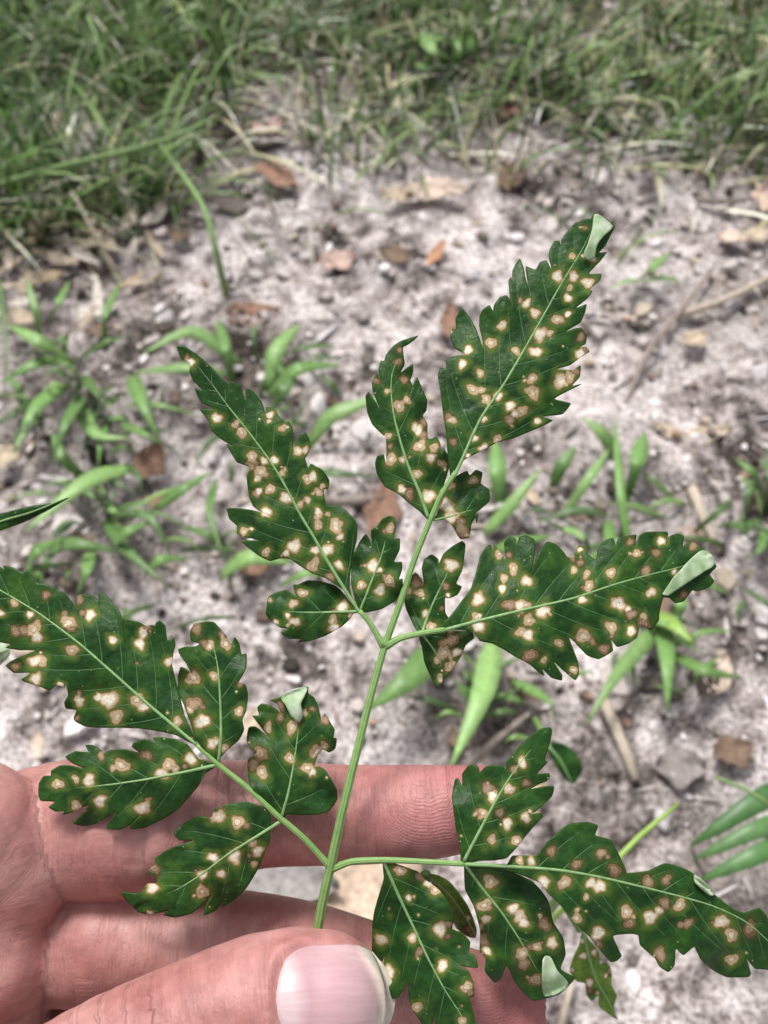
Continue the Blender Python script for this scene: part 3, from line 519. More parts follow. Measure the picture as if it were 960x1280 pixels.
# ------------------------------------------------------------------ the hand (one continuous surface from a distance field)
def C3(px, py, mm): # camera-space millimetres: x right, y down, z away
    return np.array([(px-480)/F*mm, (py-640)/F*mm, mm])
def cw(c): c = np.asarray(c)/1000; return CAM + c[..., :1]*RT - c[..., 1:2]*UP + c[..., 2:3]*FWD
FINGERS = {
 'little': [(604,1008,159,6.9),(525,1015,159,7.9),(430,1018,160,8.3),(330,1017,160.5,8.9),(235,1026,160,10.4),(150,1033,160,11.9),(98,1034,161,11.9),(45,1034,164,10.5)],
 'little_base': [(8,1082,155.5,11.2),(-45,1045,152,12.4),(-110,1047,148,12.8),(-260,1065,140,13)],
 'ring': [(650,1258,163,6.5),(600,1245,163,7.1),(540,1232,162,7.6),(465,1214,162,7.9),(380,1191,162,8.4),(300,1181,162,8.9),(200,1180,161,9.5),(130,1181,160,10.0),(98,1182,161,9.9),(50,1186,164,9.2)],
 'ring_base': [(-20,1196,155.5,12.4),(-110,1203,149,12.2),(-250,1210,141,13)],
 'middle': [(600,1420,166,7.4),(540,1400,166,8.0),(450,1365,166,8.4),(280,1315,167,9.2),(110,1304,166,10.2),(45,1308,167,9.5)],
 'middle_base': [(-22,1325,157,12.3),(-110,1343,150,12),(-250,1352,141,13)],
 'index': [(500,1555,168,7.2),(440,1530,168,8.0),(350,1500,168,8.4),(220,1472,167,9.0),(90,1465,164,9.4),(20,1470,159,9.6),(-80,1480,150,11),(-250,1492,142,13)],
 'thumb': [(402,1252,141.0,10.1),(370,1253,140.8,10.6),(325,1260,140.5,10.5),(245,1290,139,10.3),(150,1344,137.5,11.6),(40,1424,134,13.5),(-90,1510,131,16),(-330,1500,132,19),(-560,1420,134,21)],
}
PALM = [[(-260,1065,141,12.5),(-600,1330,142,18)],[(-250,1210,142,13),(-600,1340,143,19)],[(-250,1352,142,13.5),(-620,1350,143,20)],[(-250,1492,143,13.5),(-620,1370,142,20)],
        [(-600,1345,141,20),(-760,1370,143,21)],[(-760,1370,143,21),(-1050,1440,148,27)],[(-560,1385,140,19),(-760,1385,142,21)]]
def hand_field():
    H = .75
    lo = np.array([-176, 30, 102.]); hi = np.array([28, 146, 184.])
    n = np.ceil((hi-lo)/H).astype(int)+1
    D = np.full(n, 50.0, np.float32)
    ax = [lo[i] + H*np.arange(n[i]) for i in range(3)]
    def chain(nodes):
        q = catmull(np.array([[*C3(a, b, c), r] for a, b, c, r in nodes]), 4.0)
        return q
    def carve(q, pad=9.0):
        rmax = q[:, 3].max()+pad
        a = np.maximum(((q[:, :3].min(0)-rmax-lo)/H).astype(int), 0); b = np.minimum(((q[:, :3].max(0)+rmax-lo)/H).astype(int)+2, n)
        if np.any(b <= a): return None
        X, Y, Zz = np.meshgrid(ax[0][a[0]:b[0]], ax[1][a[1]:b[1]], ax[2][a[2]:b[2]], indexing='ij')
        sub = np.full(X.shape, 50.0, np.float32)
        X = X.astype(np.float32); Y = Y.astype(np.float32); Zz = Zz.astype(np.float32)
        for i in range(len(q)-1):
            p0, p1 = q[i], q[i+1]; m = p1[:3]-p0[:3]; mm = max(float(m@m), 1e-6)
            rb = max(p0[3], p1[3]) + pad
            la = np.maximum(((np.minimum(p0, p1)[:3]-rb-lo)/H).astype(int), a)-a; lb = np.minimum(((np.maximum(p0, p1)[:3]+rb-lo)/H).astype(int)+2, b)-a
            if np.any(lb <= la): continue
            sl = tuple(slice(la[k], lb[k]) for k in range(3))
            x, y, z = X[sl]-p0[0], Y[sl]-p0[1], Zz[sl]-p0[2]
            t = np.clip((x*m[0]+y*m[1]+z*m[2])/mm, 0, 1)
            d = np.sqrt((x-t*m[0])**2+(y-t*m[1])**2+(z-t*m[2])**2) - (p0[3]+t*(p1[3]-p0[3]))
            sub[sl] = np.minimum(sub[sl], d)
        return sub, tuple(slice(a[k], b[k]) for k in range(3))
    def smin(x, y, k):
        h = np.clip(.5+.5*(y-x)/k, 0, 1); return y*(1-h)+x*h-k*h*(1-h)
    chains = {k: chain(v) for k, v in FINGERS.items()}
    for k, q in chains.items():
        sub, sl = carve(q); D[sl] = smin(D[sl], sub, .9) if 'base' not in k else D[sl]
    B = np.full(n, 50.0, np.float32)
    for k, q in chains.items():
        if 'base' in k: sub, sl = carve(q); B[sl] = smin(B[sl], sub, 5.0)
    D = smin(D, B, 1.1)
    for p in PALM:
        q = np.array([[*C3(a, b, c), r] for a, b, c, r in p])
        r = carve(q)
        if r: sub, sl = r; D[sl] = smin(D[sl], sub, 6.0)
    # skin folds: thin furrows cut along curves lying on the surface
    def furrow(px, r, k, dz=0):
        q = catmull(np.array([[*C3(a, b, c), r] for a, b, c in px]), 1.5)
        sub, sl = carve(q, 4.0)
        x = D[sl]; h = np.clip(.5-.5*(sub+x)/k, 0, 1)
        D[sl] = x*(1-h) + (-sub)*h + k*h*(1-h)
    furrow([(278,962,155),(286,985,151.6),(288,1020,150.9),(282,1060,153)], .35, 1.2)
    furrow([(296,965,155),(303,990,151.8),(305,1020,151.1),(300,1055,153)], .3, 1.1)
    # nail bed: sink the skin under the nail plate so that a rim stands round it
    X, Y, Zz = np.meshgrid(*ax, indexing='ij'); m = (Zz < 139) & (X > -30)
    px = 480 + F*X[m]/Zz[m]; py = 640 + F*Y[m]/Zz[m]
    e = (np.abs((px-416)/74)**3.2 + np.abs((py-1252)/76)**3.2)**(1/3.2)
    D[m] += (.75*np.clip((1.06-e)/.14, 0, 1) - .45*np.exp(-((e-1.12)/.07)**2)*np.clip((450-px)/40, 0, 1)).astype(np.float32)
    return D, lo, H, n, chains
def surface_nets(D, lo, H):
    s = D < 0; n = D.shape
    c = s[:-1, :-1, :-1].astype(np.int8)
    offs = [(i, j, k) for i in (0, 1) for j in (0, 1) for k in (0, 1)]
    cnt = sum(s[i:n[0]-1+i, j:n[1]-1+j, k:n[2]-1+k].astype(np.int8) for i, j, k in offs)
    act = (cnt > 0) & (cnt < 8); idx = np.argwhere(act); id_ = np.full(act.shape, -1, np.int64); id_[act] = np.arange(len(idx))
    val = np.stack([D[idx[:, 0]+i, idx[:, 1]+j, idx[:, 2]+k] for i, j, k in offs], 1).astype(float)
    acc = np.zeros((len(idx), 3)); num = np.zeros(len(idx)); O = np.array(offs, float)
    for a in range(8):
        for b in range(a+1, 8):
            if np.abs(O[a]-O[b]).sum() != 1: continue
            va, vb = val[:, a], val[:, b]; m = (va < 0) != (vb < 0)
            t = np.where(m, va/np.where(m, va-vb, 1), 0)
            acc += np.where(m[:, None], O[a]+t[:, None]*(O[b]-O[a]), 0); num += m
    V = lo + H*(idx + acc/num[:, None])
    Fs = []
    for ax_ in range(3):
        u, v = (ax_+1) % 3, (ax_+2) % 3
        sl0 = [slice(1, -1)]*3; sl0[ax_] = slice(0, -1); sl1 = [slice(1, -1)]*3; sl1[ax_] = slice(1, None)
        a, b = s[tuple(sl0)], s[tuple(sl1)]
        for flip, m in ((0, a & ~b), (1, ~a & b)):
            e = np.argwhere(m)
            if not len(e): continue
            e = e + 1; e[:, ax_] -= 1
            def cell(du, dv):
                q = e.copy(); q[:, u] -= du; q[:, v] -= dv
                return id_[q[:, 0], q[:, 1], q[:, 2]]
            quad = np.stack([cell(0, 0), cell(1, 0), cell(1, 1), cell(0, 1)], 1)
            Fs.append(quad[:, ::-1] if flip else quad)
    return V, np.concatenate(Fs)
def skin_material():
    m = NT('skin')
    n1 = m.noise(75, 5, .6); n2 = m.noise(380, 4); n3 = m.noise(1500, 3)
    col = m.ramp([(.32, (.38, .165, .15)), (.5, (.46, .23, .21)), (.68, (.55, .315, .29))], n1.outputs[0]).outputs[0]
    col = m.mix(m.math('MULTIPLY', m.att('redness').outputs['Fac'], .6), col, (.42, .12, .135))
    col = m.mix(1.0, col, m.ramp([(.33, (.85, .82, .815)), (.65, (1.07, 1.07, 1.07))], n2.outputs[0]).outputs[0], 'MULTIPLY')
    # fine lines running across the finger: noise in finger coordinates
    cv = m.n('CombineXYZ'); m.l(m.att('along').outputs['Fac'], cv.inputs[0]); m.l(m.att('around').outputs['Fac'], cv.inputs[1])
    def lines(sx, sy, det=3):
        mp = m.n('Mapping'); mp.inputs['Scale'].default_value = (sx, sy, 1); m.l(cv.outputs[0], mp.inputs['Vector'])
        return m.noise(1.0, det, .6, mp.outputs[0])
    l1 = lines(2.6, .30); l2 = lines(1.1, .20, 5); l3 = lines(.5, 1.6)
    col = m.mix(1.0, col, m.ramp([(.34, (.91, .885, .88)), (.56, (1.03, 1.03, 1.03))], l1.outputs[0]).outputs[0], 'MULTIPLY')
    kn = m.att('wrinkle').outputs['Fac']
    col = m.mix(m.math('MULTIPLY', kn, m.ramp([(.36, (1, 1, 1)), (.46, (0, 0, 0))], l2.outputs[0]).outputs[0]), col, (.36, .15, .135))
    kn = m.math('MULTIPLY', kn, 1.0)
    m.set(Base__Color=col, Roughness=.47, Specular__IOR__Level=.38, Subsurface__Weight=.30, Subsurface__Radius=(1.0, .36, .24), Subsurface__Scale=.0018)
    ridge = m.math('SINE', m.math('ADD', m.att('ridge_phase').outputs['Fac'], m.math('MULTIPLY', l3.outputs[0], 7.0)))
    amp = m.att('ridge_amount').outputs['Fac']
    m.bump(m.math('MULTIPLY', ridge, amp), .5, .00014)
    rc = m.math('MULTIPLY', m.math('ADD', m.math('MULTIPLY', ridge, -.5), .5), m.math('MULTIPLY', amp, .10))
    m.l(m.mix(rc, col, (.25, .07, .07)), m.b.inputs['Base Color'])
    m.bump(l1.outputs[0], .32, .00027); m.bump(m.ramp([(.34, (0, 0, 0)), (.48, (1, 1, 1))], l2.outputs[0]).outputs[0], .16, .0003)
    wr = m.math('MULTIPLY', m.ramp([(.34, (0, 0, 0)), (.50, (1, 1, 1))], l2.outputs[0]).outputs[0], kn); m.bump(wr, .7, .0007)
    vo = m.n('TexVoronoi', Scale=1100.0, _feature='DISTANCE_TO_EDGE'); m.l(m.coord(), vo.inputs['Vector'])
    m.bump(m.math('MINIMUM', vo.outputs['Distance'], .25), .32, .00025)
    m.bump(n2.outputs[0], .18, .0005)
    return m
def build_hand():
    D, lo, H, n, chains = hand_field()
    V, Q = surface_nets(D, lo, H)
    W = cw(V)
    o = mk('hand', W, Q, skin_material().m)
    # skin line phase and redness per vertex from the nearest finger
    ph = np.zeros(len(V)); am = np.zeros(len(V)); rd = np.zeros(len(V)); al = np.zeros(len(V)); ar = np.zeros(len(V)); wk = np.zeros(len(V)); best = np.full(len(V), 1e9)
    for nm, q in chains.items():
        cum = np.concatenate([[0], np.cumsum(np.linalg.norm(np.diff(q[:, :3], axis=0), axis=1))])
        for i in range(len(q)-1):
            a, b = q[i, :3], q[i+1, :3]; ab = b-a; t = np.clip(((V-a)@ab)/(ab@ab), 0, 1)
            c = a+t[:, None]*ab; d = np.linalg.norm(V-c, axis=1)-(q[i, 3]+t*(q[i+1, 3]-q[i, 3]))
            m = d < best
            if not m.any(): continue
            best[m] = d[m]; u = cum[i]+t[m]*np.sqrt(ab@ab); vv = (V-c)[m][:, 1]
            al[m] = u; ar[m] = vv
            wk[m] = .38*np.exp(-((u-27)/8)**2) if nm == 'thumb' else (.35*np.exp(-((u-43)/3.5)**2) + .08 if nm == 'little' else .06)
            tip = np.exp(-(u/26)**4)
            arc = np.sqrt((u-10)**2*1.0+((vv+9)*1.0)**2)
            lin = u + .22*vv + 7
            ph[m] = 2*math.pi/.56*(tip*arc+(1-tip)*lin)
            am[m] = .35*np.clip(1.15-u/30, 0, 1) if nm in ('little', 'ring', 'middle', 'index') else 0
            if 'base' in nm: u = u + 60
            rd[m] = np.clip(1-u/34, 0, 1)*(.9 if nm != 'thumb' else .3) + .25*np.exp(-((u-42)/9)**2)
    attr(o, 'ridge_phase', ph); attr(o, 'ridge_amount', am); attr(o, 'redness', rd); attr(o, 'along', al); attr(o, 'around', ar); attr(o, 'wrinkle', wk)
    tag(o, 'bare hand with bent fingers and thumb pinching the spotted leaf stem', 'hand')
    # thumbnail laid on the thumb by marching the field along lines of sight
    def field(p):
        g = (p-lo)/H; i = np.clip(np.floor(g).astype(int), 0, np.array(D.shape)-2); f = g-i; r = 0
        for a in (0, 1):
            for b in (0, 1):
                for c in (0, 1):
                    wt = (f[:, 0] if a else 1-f[:, 0])*(f[:, 1] if b else 1-f[:, 1])*(f[:, 2] if c else 1-f[:, 2])
                    r = r+wt*D[i[:, 0]+a, i[:, 1]+b, i[:, 2]+c]
        return r
    nu, nv = 44, 40; uu = np.linspace(-1, 1, nu); vv = np.linspace(-1, 1, nv)
    U, Vv = np.meshgrid(uu, vv)
    # nail frame: long axis points to the tip (right), short axis down
    ang = math.radians(-3); ex = np.array([math.cos(ang), math.sin(ang)]); ey = np.array([-math.sin(ang), math.cos(ang)])
    def nail_patch(cx, cy, hl, hw, u0, u1, lift0, name, mat):
        pts = []; us = []
        a = u0+(U+1)/2*(u1-u0)
        # rounded ends: width narrows towards the root, free edge bows out
        wid = hw*(1 - .34*np.clip(-a, 0, 1)**3.5 - .20*np.clip(a, 0, 1.2)**3.5)
        bow = np.where(a < 0, -.24*(-a), .24*a)*hl*(-(Vv**2))*np.abs(a)
        px = cx+ex[0]*(a*hl+bow)+ey[0]*Vv*wid; py = cy+ex[1]*(a*hl+bow)+ey[1]*Vv*wid
        R = np.stack([(px.ravel()-480)/F, (py.ravel()-640)/F, np.ones(px.size)], 1)
        z = np.full(px.size, 122.0)
        for _ in range(60):
            d = field(R*z[:, None]); z = z+np.clip(d, -.5, 1.5)*.85
        z = np.clip(z, 120, 150)
        z = z.reshape(px.shape)
        edge = np.maximum(np.clip((np.abs(Vv)-.86)/.14, 0, 1), np.clip((-a-.86)/.14, 0, 1))
        z = z - lift0*(1-edge) + .35*edge
        W = np.stack([CAM+ray(x, y)*(q/1000) for x, y, q in zip(px.ravel(), py.ravel(), z.ravel())])
        I = np.arange(px.size).reshape(px.shape)
        f = np.stack([I[:-1, :-1], I[1:, :-1], I[1:, 1:], I[:-1, 1:]], -1).reshape(-1, 4)
        ob = mk(name, W, f, mat); attr(ob, 'along', a.ravel()); attr(ob, 'across', Vv.ravel()); solid(ob, .0004)
        ob.parent = o
        return ob
    m = NT('nail'); al = m.att('along').outputs['Fac']; ac = m.att('across').outputs['Fac']
    s = m.math('ADD', m.math('MULTIPLY', al, .5), .5)
    s2 = m.math('ADD', s, m.math('MULTIPLY', m.math('MULTIPLY', ac, ac), .16))
    nz = m.noise(300, 3)
    c = m.ramp([(.0, (.57, .41, .43)), (.20, (.60, .45, .47)), (.33, (.51, .315, .34)), (.6, (.54, .345, .37)), (.88, (.56, .37, .385)), (.96, (.74, .60, .54)), (1, (.70, .64, .55))], m.math('ADD', s2, m.math('MULTIPLY', m.math('SUBTRACT', nz.outputs[0], .5), .08))).outputs[0]
    cv = m.n('CombineXYZ'); m.l(m.math('MULTIPLY', ac, 9.0), cv.inputs[0]); m.l(m.math('MULTIPLY', al, .8), cv.inputs[1])
    stn = m.noise(1.0, 4, .6, cv.outputs[0])
    c = m.mix(1.0, c, m.ramp([(.35, (.94, .93, .93)), (.65, (1.05, 1.06, 1.06))], stn.outputs[0]).outputs[0], 'MULTIPLY')
    m.bump(stn.outputs[0], .15, .0003)
    m.set(Base__Color=c, Roughness=.36, Specular__IOR__Level=.35, Subsurface__Weight=.2, Subsurface__Radius=(1, .4, .3), Subsurface__Scale=.001)
    wv = m.math('SINE', m.math('MULTIPLY', ac, 55.0)); m.bump(wv, .03, .0002); m.bump(m.noise(900, 3).outputs[0], .12, .0004)
    nl = nail_patch(412, 1250, 72, 74, -1, 1, .30, 'thumbnail', m.m); nl['label'] = 'glossy pink thumbnail with a pale half moon'
    ed = simple('nail_edge_white', (.62, .55, .46), (.74, .68, .60), 700, .5, .3, .2)
    nail_patch(414, 1250, 74, 70, .95, 1.08, .10, 'nail_free_edge', ed.m)
build_hand()

# ------------------------------------------------------------------ grass, weeds and litter on the ground
M_GRASS = tinted('grass_blades', .45, .35, 120, (.75, 1.25), 0).m
def blade_material(): return tinted('broad_grass_blade', .42, .4, 260, (.8, 1.2), .3, .0004).m
M_BLADE = blade_material()
def grass():
    V, Fc, T = [], [], []
    greens = [(.06, .135, .022), (.095, .175, .035), (.035, .085, .02), (.18, .27, .09), (.07, .12, .04)]
    straw = [(.46, .42, .27), (.36, .34, .19), (.60, .57, .46)]
    def dens(px, py, x, y):
        cl = float(vnoise(np.array([x*11+31.]), np.array([y*11+31.]), 21)[0])
        if py < -20 or px < -30 or px > 990:
            return .25 + .7*(cl > .45) if y > .62 else .06
        d = 0
        if px < 310 and py < 310 - .40*max(px-110, 0) - (60 if px > 230 else 0)*(py > 150): d = .95*(.35+.65*(cl > .3))
        if px < 300 and py < 235: d = max(d, .9*(.3+.7*(cl > .33)))
        if 300 <= px < 460: d = max(d, (.55 if py < 195 else .03)*(.18 + (cl > .42)))
        if 440 <= px < 740: d = max(d, (.62 if py < 160 else (.38 if py < 225 else .02))*(.2 + (cl > .42)))
        if px >= 700: d = max(d, (.68 if py < 195 else (.35 if py < 228 else .012))*(.22 + (cl > .40)))
        return d
    n = 0; tries = 0
    while n < 24000 and tries < 100000:
        tries += 1
        x = rng.uniform(-.85, .85); y = .42 + 1.0*rng.random()**1.25; px, py, dd = proj((x, y, 0))
        if py > 340: continue
        if rng.random() > dens(px, py, x, y): continue
        n += 1
        dry = rng.random() < (.20 if px < 300 else .34)
        L = rng.uniform(.035, .10)*(1.2 if px < 300 else .85); wd = rng.uniform(.0014, .0034)*(1.35 if rng.random() < .12 else 1)
        az = rng.uniform(0, 6.283); lean = rng.uniform(.1, .9) + (.6 if dry else 0); bend = rng.uniform(.2, 1.5)
        z0 = float(gz(x, y)); c = np.array(straw[rng.integers(3)] if dry else greens[rng.integers(5)])*rng.uniform(.5, 1.55)
        p = np.array([x, y, z0-.003]); k = len(V); rows = 6
        side = np.array([-math.sin(az), math.cos(az), 0])*math.cos(.5) + np.array([0, 0, .25])
        for r in range(rows):
            t = r/(rows-1); th = lean + bend*t*t
            if r: p = p + np.array([math.cos(az)*math.sin(th), math.sin(az)*math.sin(th), math.cos(th)])*L/(rows-1)
            p[2] = max(p[2], z0+.001*r)
            hw = wd*.5*(1 - t**2.2)*(.75+.5*min(t*4, 1)*.5) + .0001
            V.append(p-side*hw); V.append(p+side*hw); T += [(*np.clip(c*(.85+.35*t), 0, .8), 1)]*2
        for r in range(rows-1): a = k+2*r; Fc.append((a, a+1, a+3, a+2))
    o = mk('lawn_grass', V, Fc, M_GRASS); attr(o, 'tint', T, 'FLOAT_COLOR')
    tag(o, 'thin green and straw coloured grass beyond the bare soil', 'grass', kind='stuff')
grass()

def blade_obj(name, pxpts, wpx, z0, z1, z2, col, parent, tipw=.06, blunt=1.7, mat=None, fold=.25):
    """broad grass leaf following three or four picture points at given heights above ground"""
    q = catmull(np.array(pxpts, float), 100); n0 = len(pxpts)
    pts = np.array(pxpts, float); m = len(pts)
    hs_ = np.interp(np.linspace(0, 1, m), [0, .55, 1], [z0, z1, z2])
    W3 = np.array([G(a[0], a[1], h) for a, h in zip(pts, hs_)])
    C = catmull(W3*1000, np.linalg.norm((W3[-1]-W3[0])[:2])*1000/9)/1000
    n = len(C); V, Fc, T = [], [], []
    for i in range(n):
        t = i/(n-1); tg = C[min(i+1, n-1)]-C[max(i-1, 0)]; tg /= np.linalg.norm(tg)
        view = CAM-C[i]; view /= np.linalg.norm(view)
        nrm = np.array([0, 0, 1.])*.8 + view*.4; nrm -= tg*(nrm@tg); nrm /= np.linalg.norm(nrm)
        sd_ = np.cross(tg, nrm); hw = wpx*.44/F*dist_at(C[i])*(min(1, .45+2.2*t))*max(tipw, (1-max(0, (t-.35)/.65)**blunt))
        for s_ in (-1, 0, 1):
            V.append(C[i]+sd_*hw*s_+nrm*(hw*fold*abs(s_)))
            T.append((*(np.array(col)*(1.25 if s_ == 0 else 1)), 1))
    for i in range(n-1):
        for s_ in (0, 1):
            a = 3*i+s_; Fc.append((a, a+1, a+4, a+3))
    o = mk(name, V, Fc, mat or M_BLADE); attr(o, 'tint', T, 'FLOAT_COLOR'); solid(o, .00025)
    if parent: under(o, parent)
    return o
G1, G2, G3, G4, G5 = (.13, .24, .07), (.18, .30, .10), (.09, .17, .05), (.22, .35, .075), (.10, .17, .07)
PLANTS = [
 ('crabgrass', (325,500), 'low crabgrass with pale broad blades below the curled rust brown leaf', [
   ([(300,455),(240,415),(178,442)],20,G2),([(290,470),(240,460),(165,466)],18,G2),([(292,480),(283,440),(272,398)],18,G1),([(335,490),(345,440),(375,404)],24,G2),([(335,495),(372,462),(428,456)],22,G1),([(338,520),(352,490),(372,468)],22,G3),([(385,560),(415,520),(485,495)],24,G2),([(360,590),(420,592),(480,596)],14,G5),([(330,440),(355,470),(350,510)],12,G3)]),
 ('crabgrass', (95,500), 'crabgrass clump spreading beside the bare straw litter patch', [
   ([(95,455),(50,428),(10,406)],20,G2),([(85,450),(45,455),(0,478)],20,G1),([(85,480),(45,510),(16,570)],22,G1),([(105,495),(82,530),(62,580)],20,G3),([(95,500),(122,545),(165,548)],22,G2),([(165,470),(178,505),(200,552)],24,G1),([(150,530),(185,545),(222,566)],14,G1),([(105,470),(122,495),(134,518)],16,G3),([(100,480),(70,462),(50,470)],12,G5),([(60,520),(30,535),(5,560)],14,G5)]),
 ('crabgrass', (130,640), 'sprawling crabgrass in front of the dark lone leaf', [
   ([(165,585),(110,602),(30,665)],26,G2),([(190,640),(228,612),(265,590)],17,G3),([(140,690),(158,665),(190,652)],18,G1),([(112,690),(108,715),(95,748)],22,G1),([(130,650),(160,690),(205,728)],18,G3),([(180,722),(200,700),(238,698)],16,G1),([(110,600),(80,575),(65,540)],18,G1),([(150,640),(190,650),(215,700)],16,G5),([(60,690),(95,680),(150,690)],22,G3),([(30,720),(45,690),(85,670)],20,G1)]),
 ('crabgrass', (300,705), 'single crabgrass shoot with two lime blades beside the small round leaflet', [
   ([(275,722),(310,698),(368,704)],26,G2),([(330,700),(345,680),(355,660)],14,G1),([(270,600),(262,640),(280,700)],12,G3)]),
 ('crabgrass', (775,670), 'upright crabgrass stems behind the leaflet with the largest folded tip', [
   ([(787,690),(776,620),(768,520)],13,G1),([(785,620),(795,582),(806,540)],24,G1),([(775,580),(752,542),(728,522)],22,G2),([(690,610),(702,582),(720,558)],19,G3),([(605,668),(640,630),(675,586)],20,G2),([(760,645),(720,638),(668,652)],13,G5),([(625,640),(622,595),(619,548)],26,G1),([(700,650),(735,600),(762,560)],14,G2),([(760,650),(768,690),(800,690)],18,G1),([(600,700),(640,680),(690,670)],18,G1)]),
 ('crabgrass', (830,790), 'crabgrass tuft with a lime blade under the largest folded leaf tip', [
   ([(830,775),(770,845),(733,905)],24,G2),([(828,770),(834,835),(834,892)],26,G1),([(812,765),(842,782),(868,805)],24,G4),([(835,815),(880,838),(930,848)],18,G1),([(840,790),(850,760),(856,735)],16,G1)]),
 ('crabgrass', (600,850), 'broad crabgrass blades rising between the leaf stem and the upper finger', [
   ([(618,800),(602,870),(562,962)],36,G2),([(560,800),(510,850),(455,890)],44,G1),([(600,840),(585,870),(570,850)],26,G3),([(640,850),(690,880),(695,905)],16,G1)]),
 ('crabgrass', (1010,1020), 'three broad overlapping crabgrass blades beside the lime green leaf stalk', [
   ([(1060,985),(960,995),(862,1058)],34,(.05,.12,.035)),([(1060,1035),(960,1032),(866,1075)],28,(.08,.17,.055)),([(1060,1010),(960,1062),(872,1102)],30,(.065,.145,.045))]),
 ('crabgrass', (950,640), 'small dark weed tuft on the pale grit', [
   ([(955,620),(940,590),(918,572)],14,G3),([(955,640),(965,600),(960,560)],16,G5),([(950,650),(930,660),(925,640)],14,G3),([(958,660),(948,690),(928,700)],16,G1),([(962,640),(985,630),(1000,600)],16,G3)]),
 ('crabgrass', (810,345), 'tiny pale grass shoot on the sand beyond the top leaflet', [
   ([(800,350),(815,335),(838,315)],13,G2),([(800,352),(780,352),(760,362)],12,G2),([(805,352),(830,348),(850,352)],10,G1)]),
 ('crabgrass', (545,80), 'bright broad weed leaf among the far thin grass', [
   ([(560,85),(545,60),(520,40)],34,G2),([(560,85),(575,60),(600,50)],30,G1),([(555,88),(535,85),(515,80)],24,G1)]),
 ('crabgrass', (40,340), 'thin yellow-green shoots in the straw litter', [
   ([(50,420),(45,390),(32,345)],12,G2),([(65,400),(72,380),(88,350)],12,G1),([(132,440),(130,400),(150,352)],12,G1),([(0,350),(6,420),(8,520)],7,G5)]),
]
for nm, c, lab, bl in PLANTS:
    near = c[0] > 1000
    root = empty('crabgrass_plant', G(*c, 0)); tag(root, lab, 'grass plant')
    for i, (pp, wpx, colr) in enumerate(bl):
        k = random.uniform(.85, 1.2); cc = tuple(x*k for x in colr)
        zz = (.004, .065, .05) if near else (.006, random.uniform(.02, .04), random.uniform(.012, .03))
        blade_obj('blade', pp, wpx, *zz, cc, root, blunt=4 if near else 1.7)
    r0 = G(*c, 0); zg = float(gz(r0[0], r0[1])); sl = np.array([r0 + np.array([dx, dy, zg - .004 + h]) for dx, dy, h in ((0, 0, 0), (.001, .002, .008), (.004, .003, .017))])
    v_, f_ = tube(sl, [.0022, .0018, .0012], 8); under(mk('stem', v_, f_, M_BLADE), root); attr([q for q in root.children if q.name.startswith('stem')][0], 'tint', [(.14, .2, .09, 1)]*len(v_), 'FLOAT_COLOR')
    if not near and c[1] > 380:
        for i in range(26 if c[0] < 300 else 13):
            a = random.uniform(0, 6.283); x0, y0 = c[0] + random.gauss(0, 55), c[1] + random.gauss(0, 38); Lb = random.uniform(35, 95)
            x2, y2 = x0 + math.cos(a)*Lb, y0 + math.sin(a)*Lb*.7
            k = random.uniform(.55, 1.25)
            blade_obj('blade', [(x0, y0), ((x0+x2)/2 + random.uniform(-8, 8), (y0+y2)/2 - random.uniform(2, 10)), (x2, y2)], random.uniform(5, 12), .003, random.uniform(.008, .03), random.uniform(.004, .012), tuple(x*k for x in random.choice([G1, G3, G5, G2])), root)

def stalk_thing(name, pts, zs, wpx, mat, label, cat, group=None, taper=.5):
    W3 = np.array([G(a[0], a[1], z) for a, z in zip(pts, zs)])
    Cc = catmull(W3*1000, 12)/1000; n = len(Cc)
    v, f = tube(Cc, [wpx*.5/F*dist_at(p)*(1-(1-taper)*i/(n-1)) for i, p in enumerate(Cc)], 7)
    return tag(mk(name, v, f, mat), label, cat, group)
M_STRAW = simple('dry_straw', (.40, .33, .25), (.58, .51, .43), 260, .8, .2, .4, .0006).m
M_TWIG = simple('grey_twig', (.20, .16, .14), (.36, .31, .28), 300, .85, .15, .5, .0008).m
M_GSTALK = simple('grass_stalk_green', (.17, .28, .10), (.27, .38, .16), 200, .6, .3, 0).m
M_LIME = simple('lime_stalk', (.26, .42, .09), (.36, .52, .14), 200, .5, .3, 0).m
stalk_thing('grass_stalk', [(-60,250),(60,212),(160,188),(225,168),(260,150)], [.0,.05,.07,.06,.05], 9, M_GSTALK, 'long pale grass stalk arching across the dense grass', 'grass stalk')
stalk_thing('grass_stalk', [(292,105),(272,50),(255,5),(240,-40)], [.0,.05,.08,.1], 8, M_GSTALK, 'upright light green stalk standing among the far grass', 'grass stalk')
stalk_thing('grass_stalk', [(120,185),(140,130),(125,60),(110,20)], [.0,.05,.08,.09], 7, M_GSTALK, 'bent pale green stalk in the dense grass', 'grass stalk')
stalk_thing('grass_stalk', [(285,380),(272,320),(255,260),(200,180)], [.0,.035,.05,.05], 9, M_GSTALK, 'grass stalk leaning out over bare soil', 'grass stalk')
stalk_thing('dry_straw', [(-20,240),(90,240),(140,330)][1:] + [(150,345)], [.03,.01,.004], 6, M_STRAW, 'dry straw at the foot of the dense grass', 'straw')
stalk_thing('seed_head', [(1060,1060),(1000,1030),(960,1005),(930,985),(895,972)], [.0,.07,.10,.105,.10], 9, M_GSTALK, 'pale grass seed head over three broad overlapping blades', 'seed head')
stalk_thing('lime_stalk', [(640,1200),(700,1140),(770,1075),(800,1045),(848,1005)], [.0,.09,.13,.125,.11], 9, M_LIME, 'lime green leaf stalk rising behind the drooping leaflet', 'stalk', taper=.6)
stalk_thing('dry_twig', [(570,975),(620,925),(672,885)], [.008,.012,.008], 14, M_TWIG, 'grey twig on the soil beside the broad grass blade', 'twig')
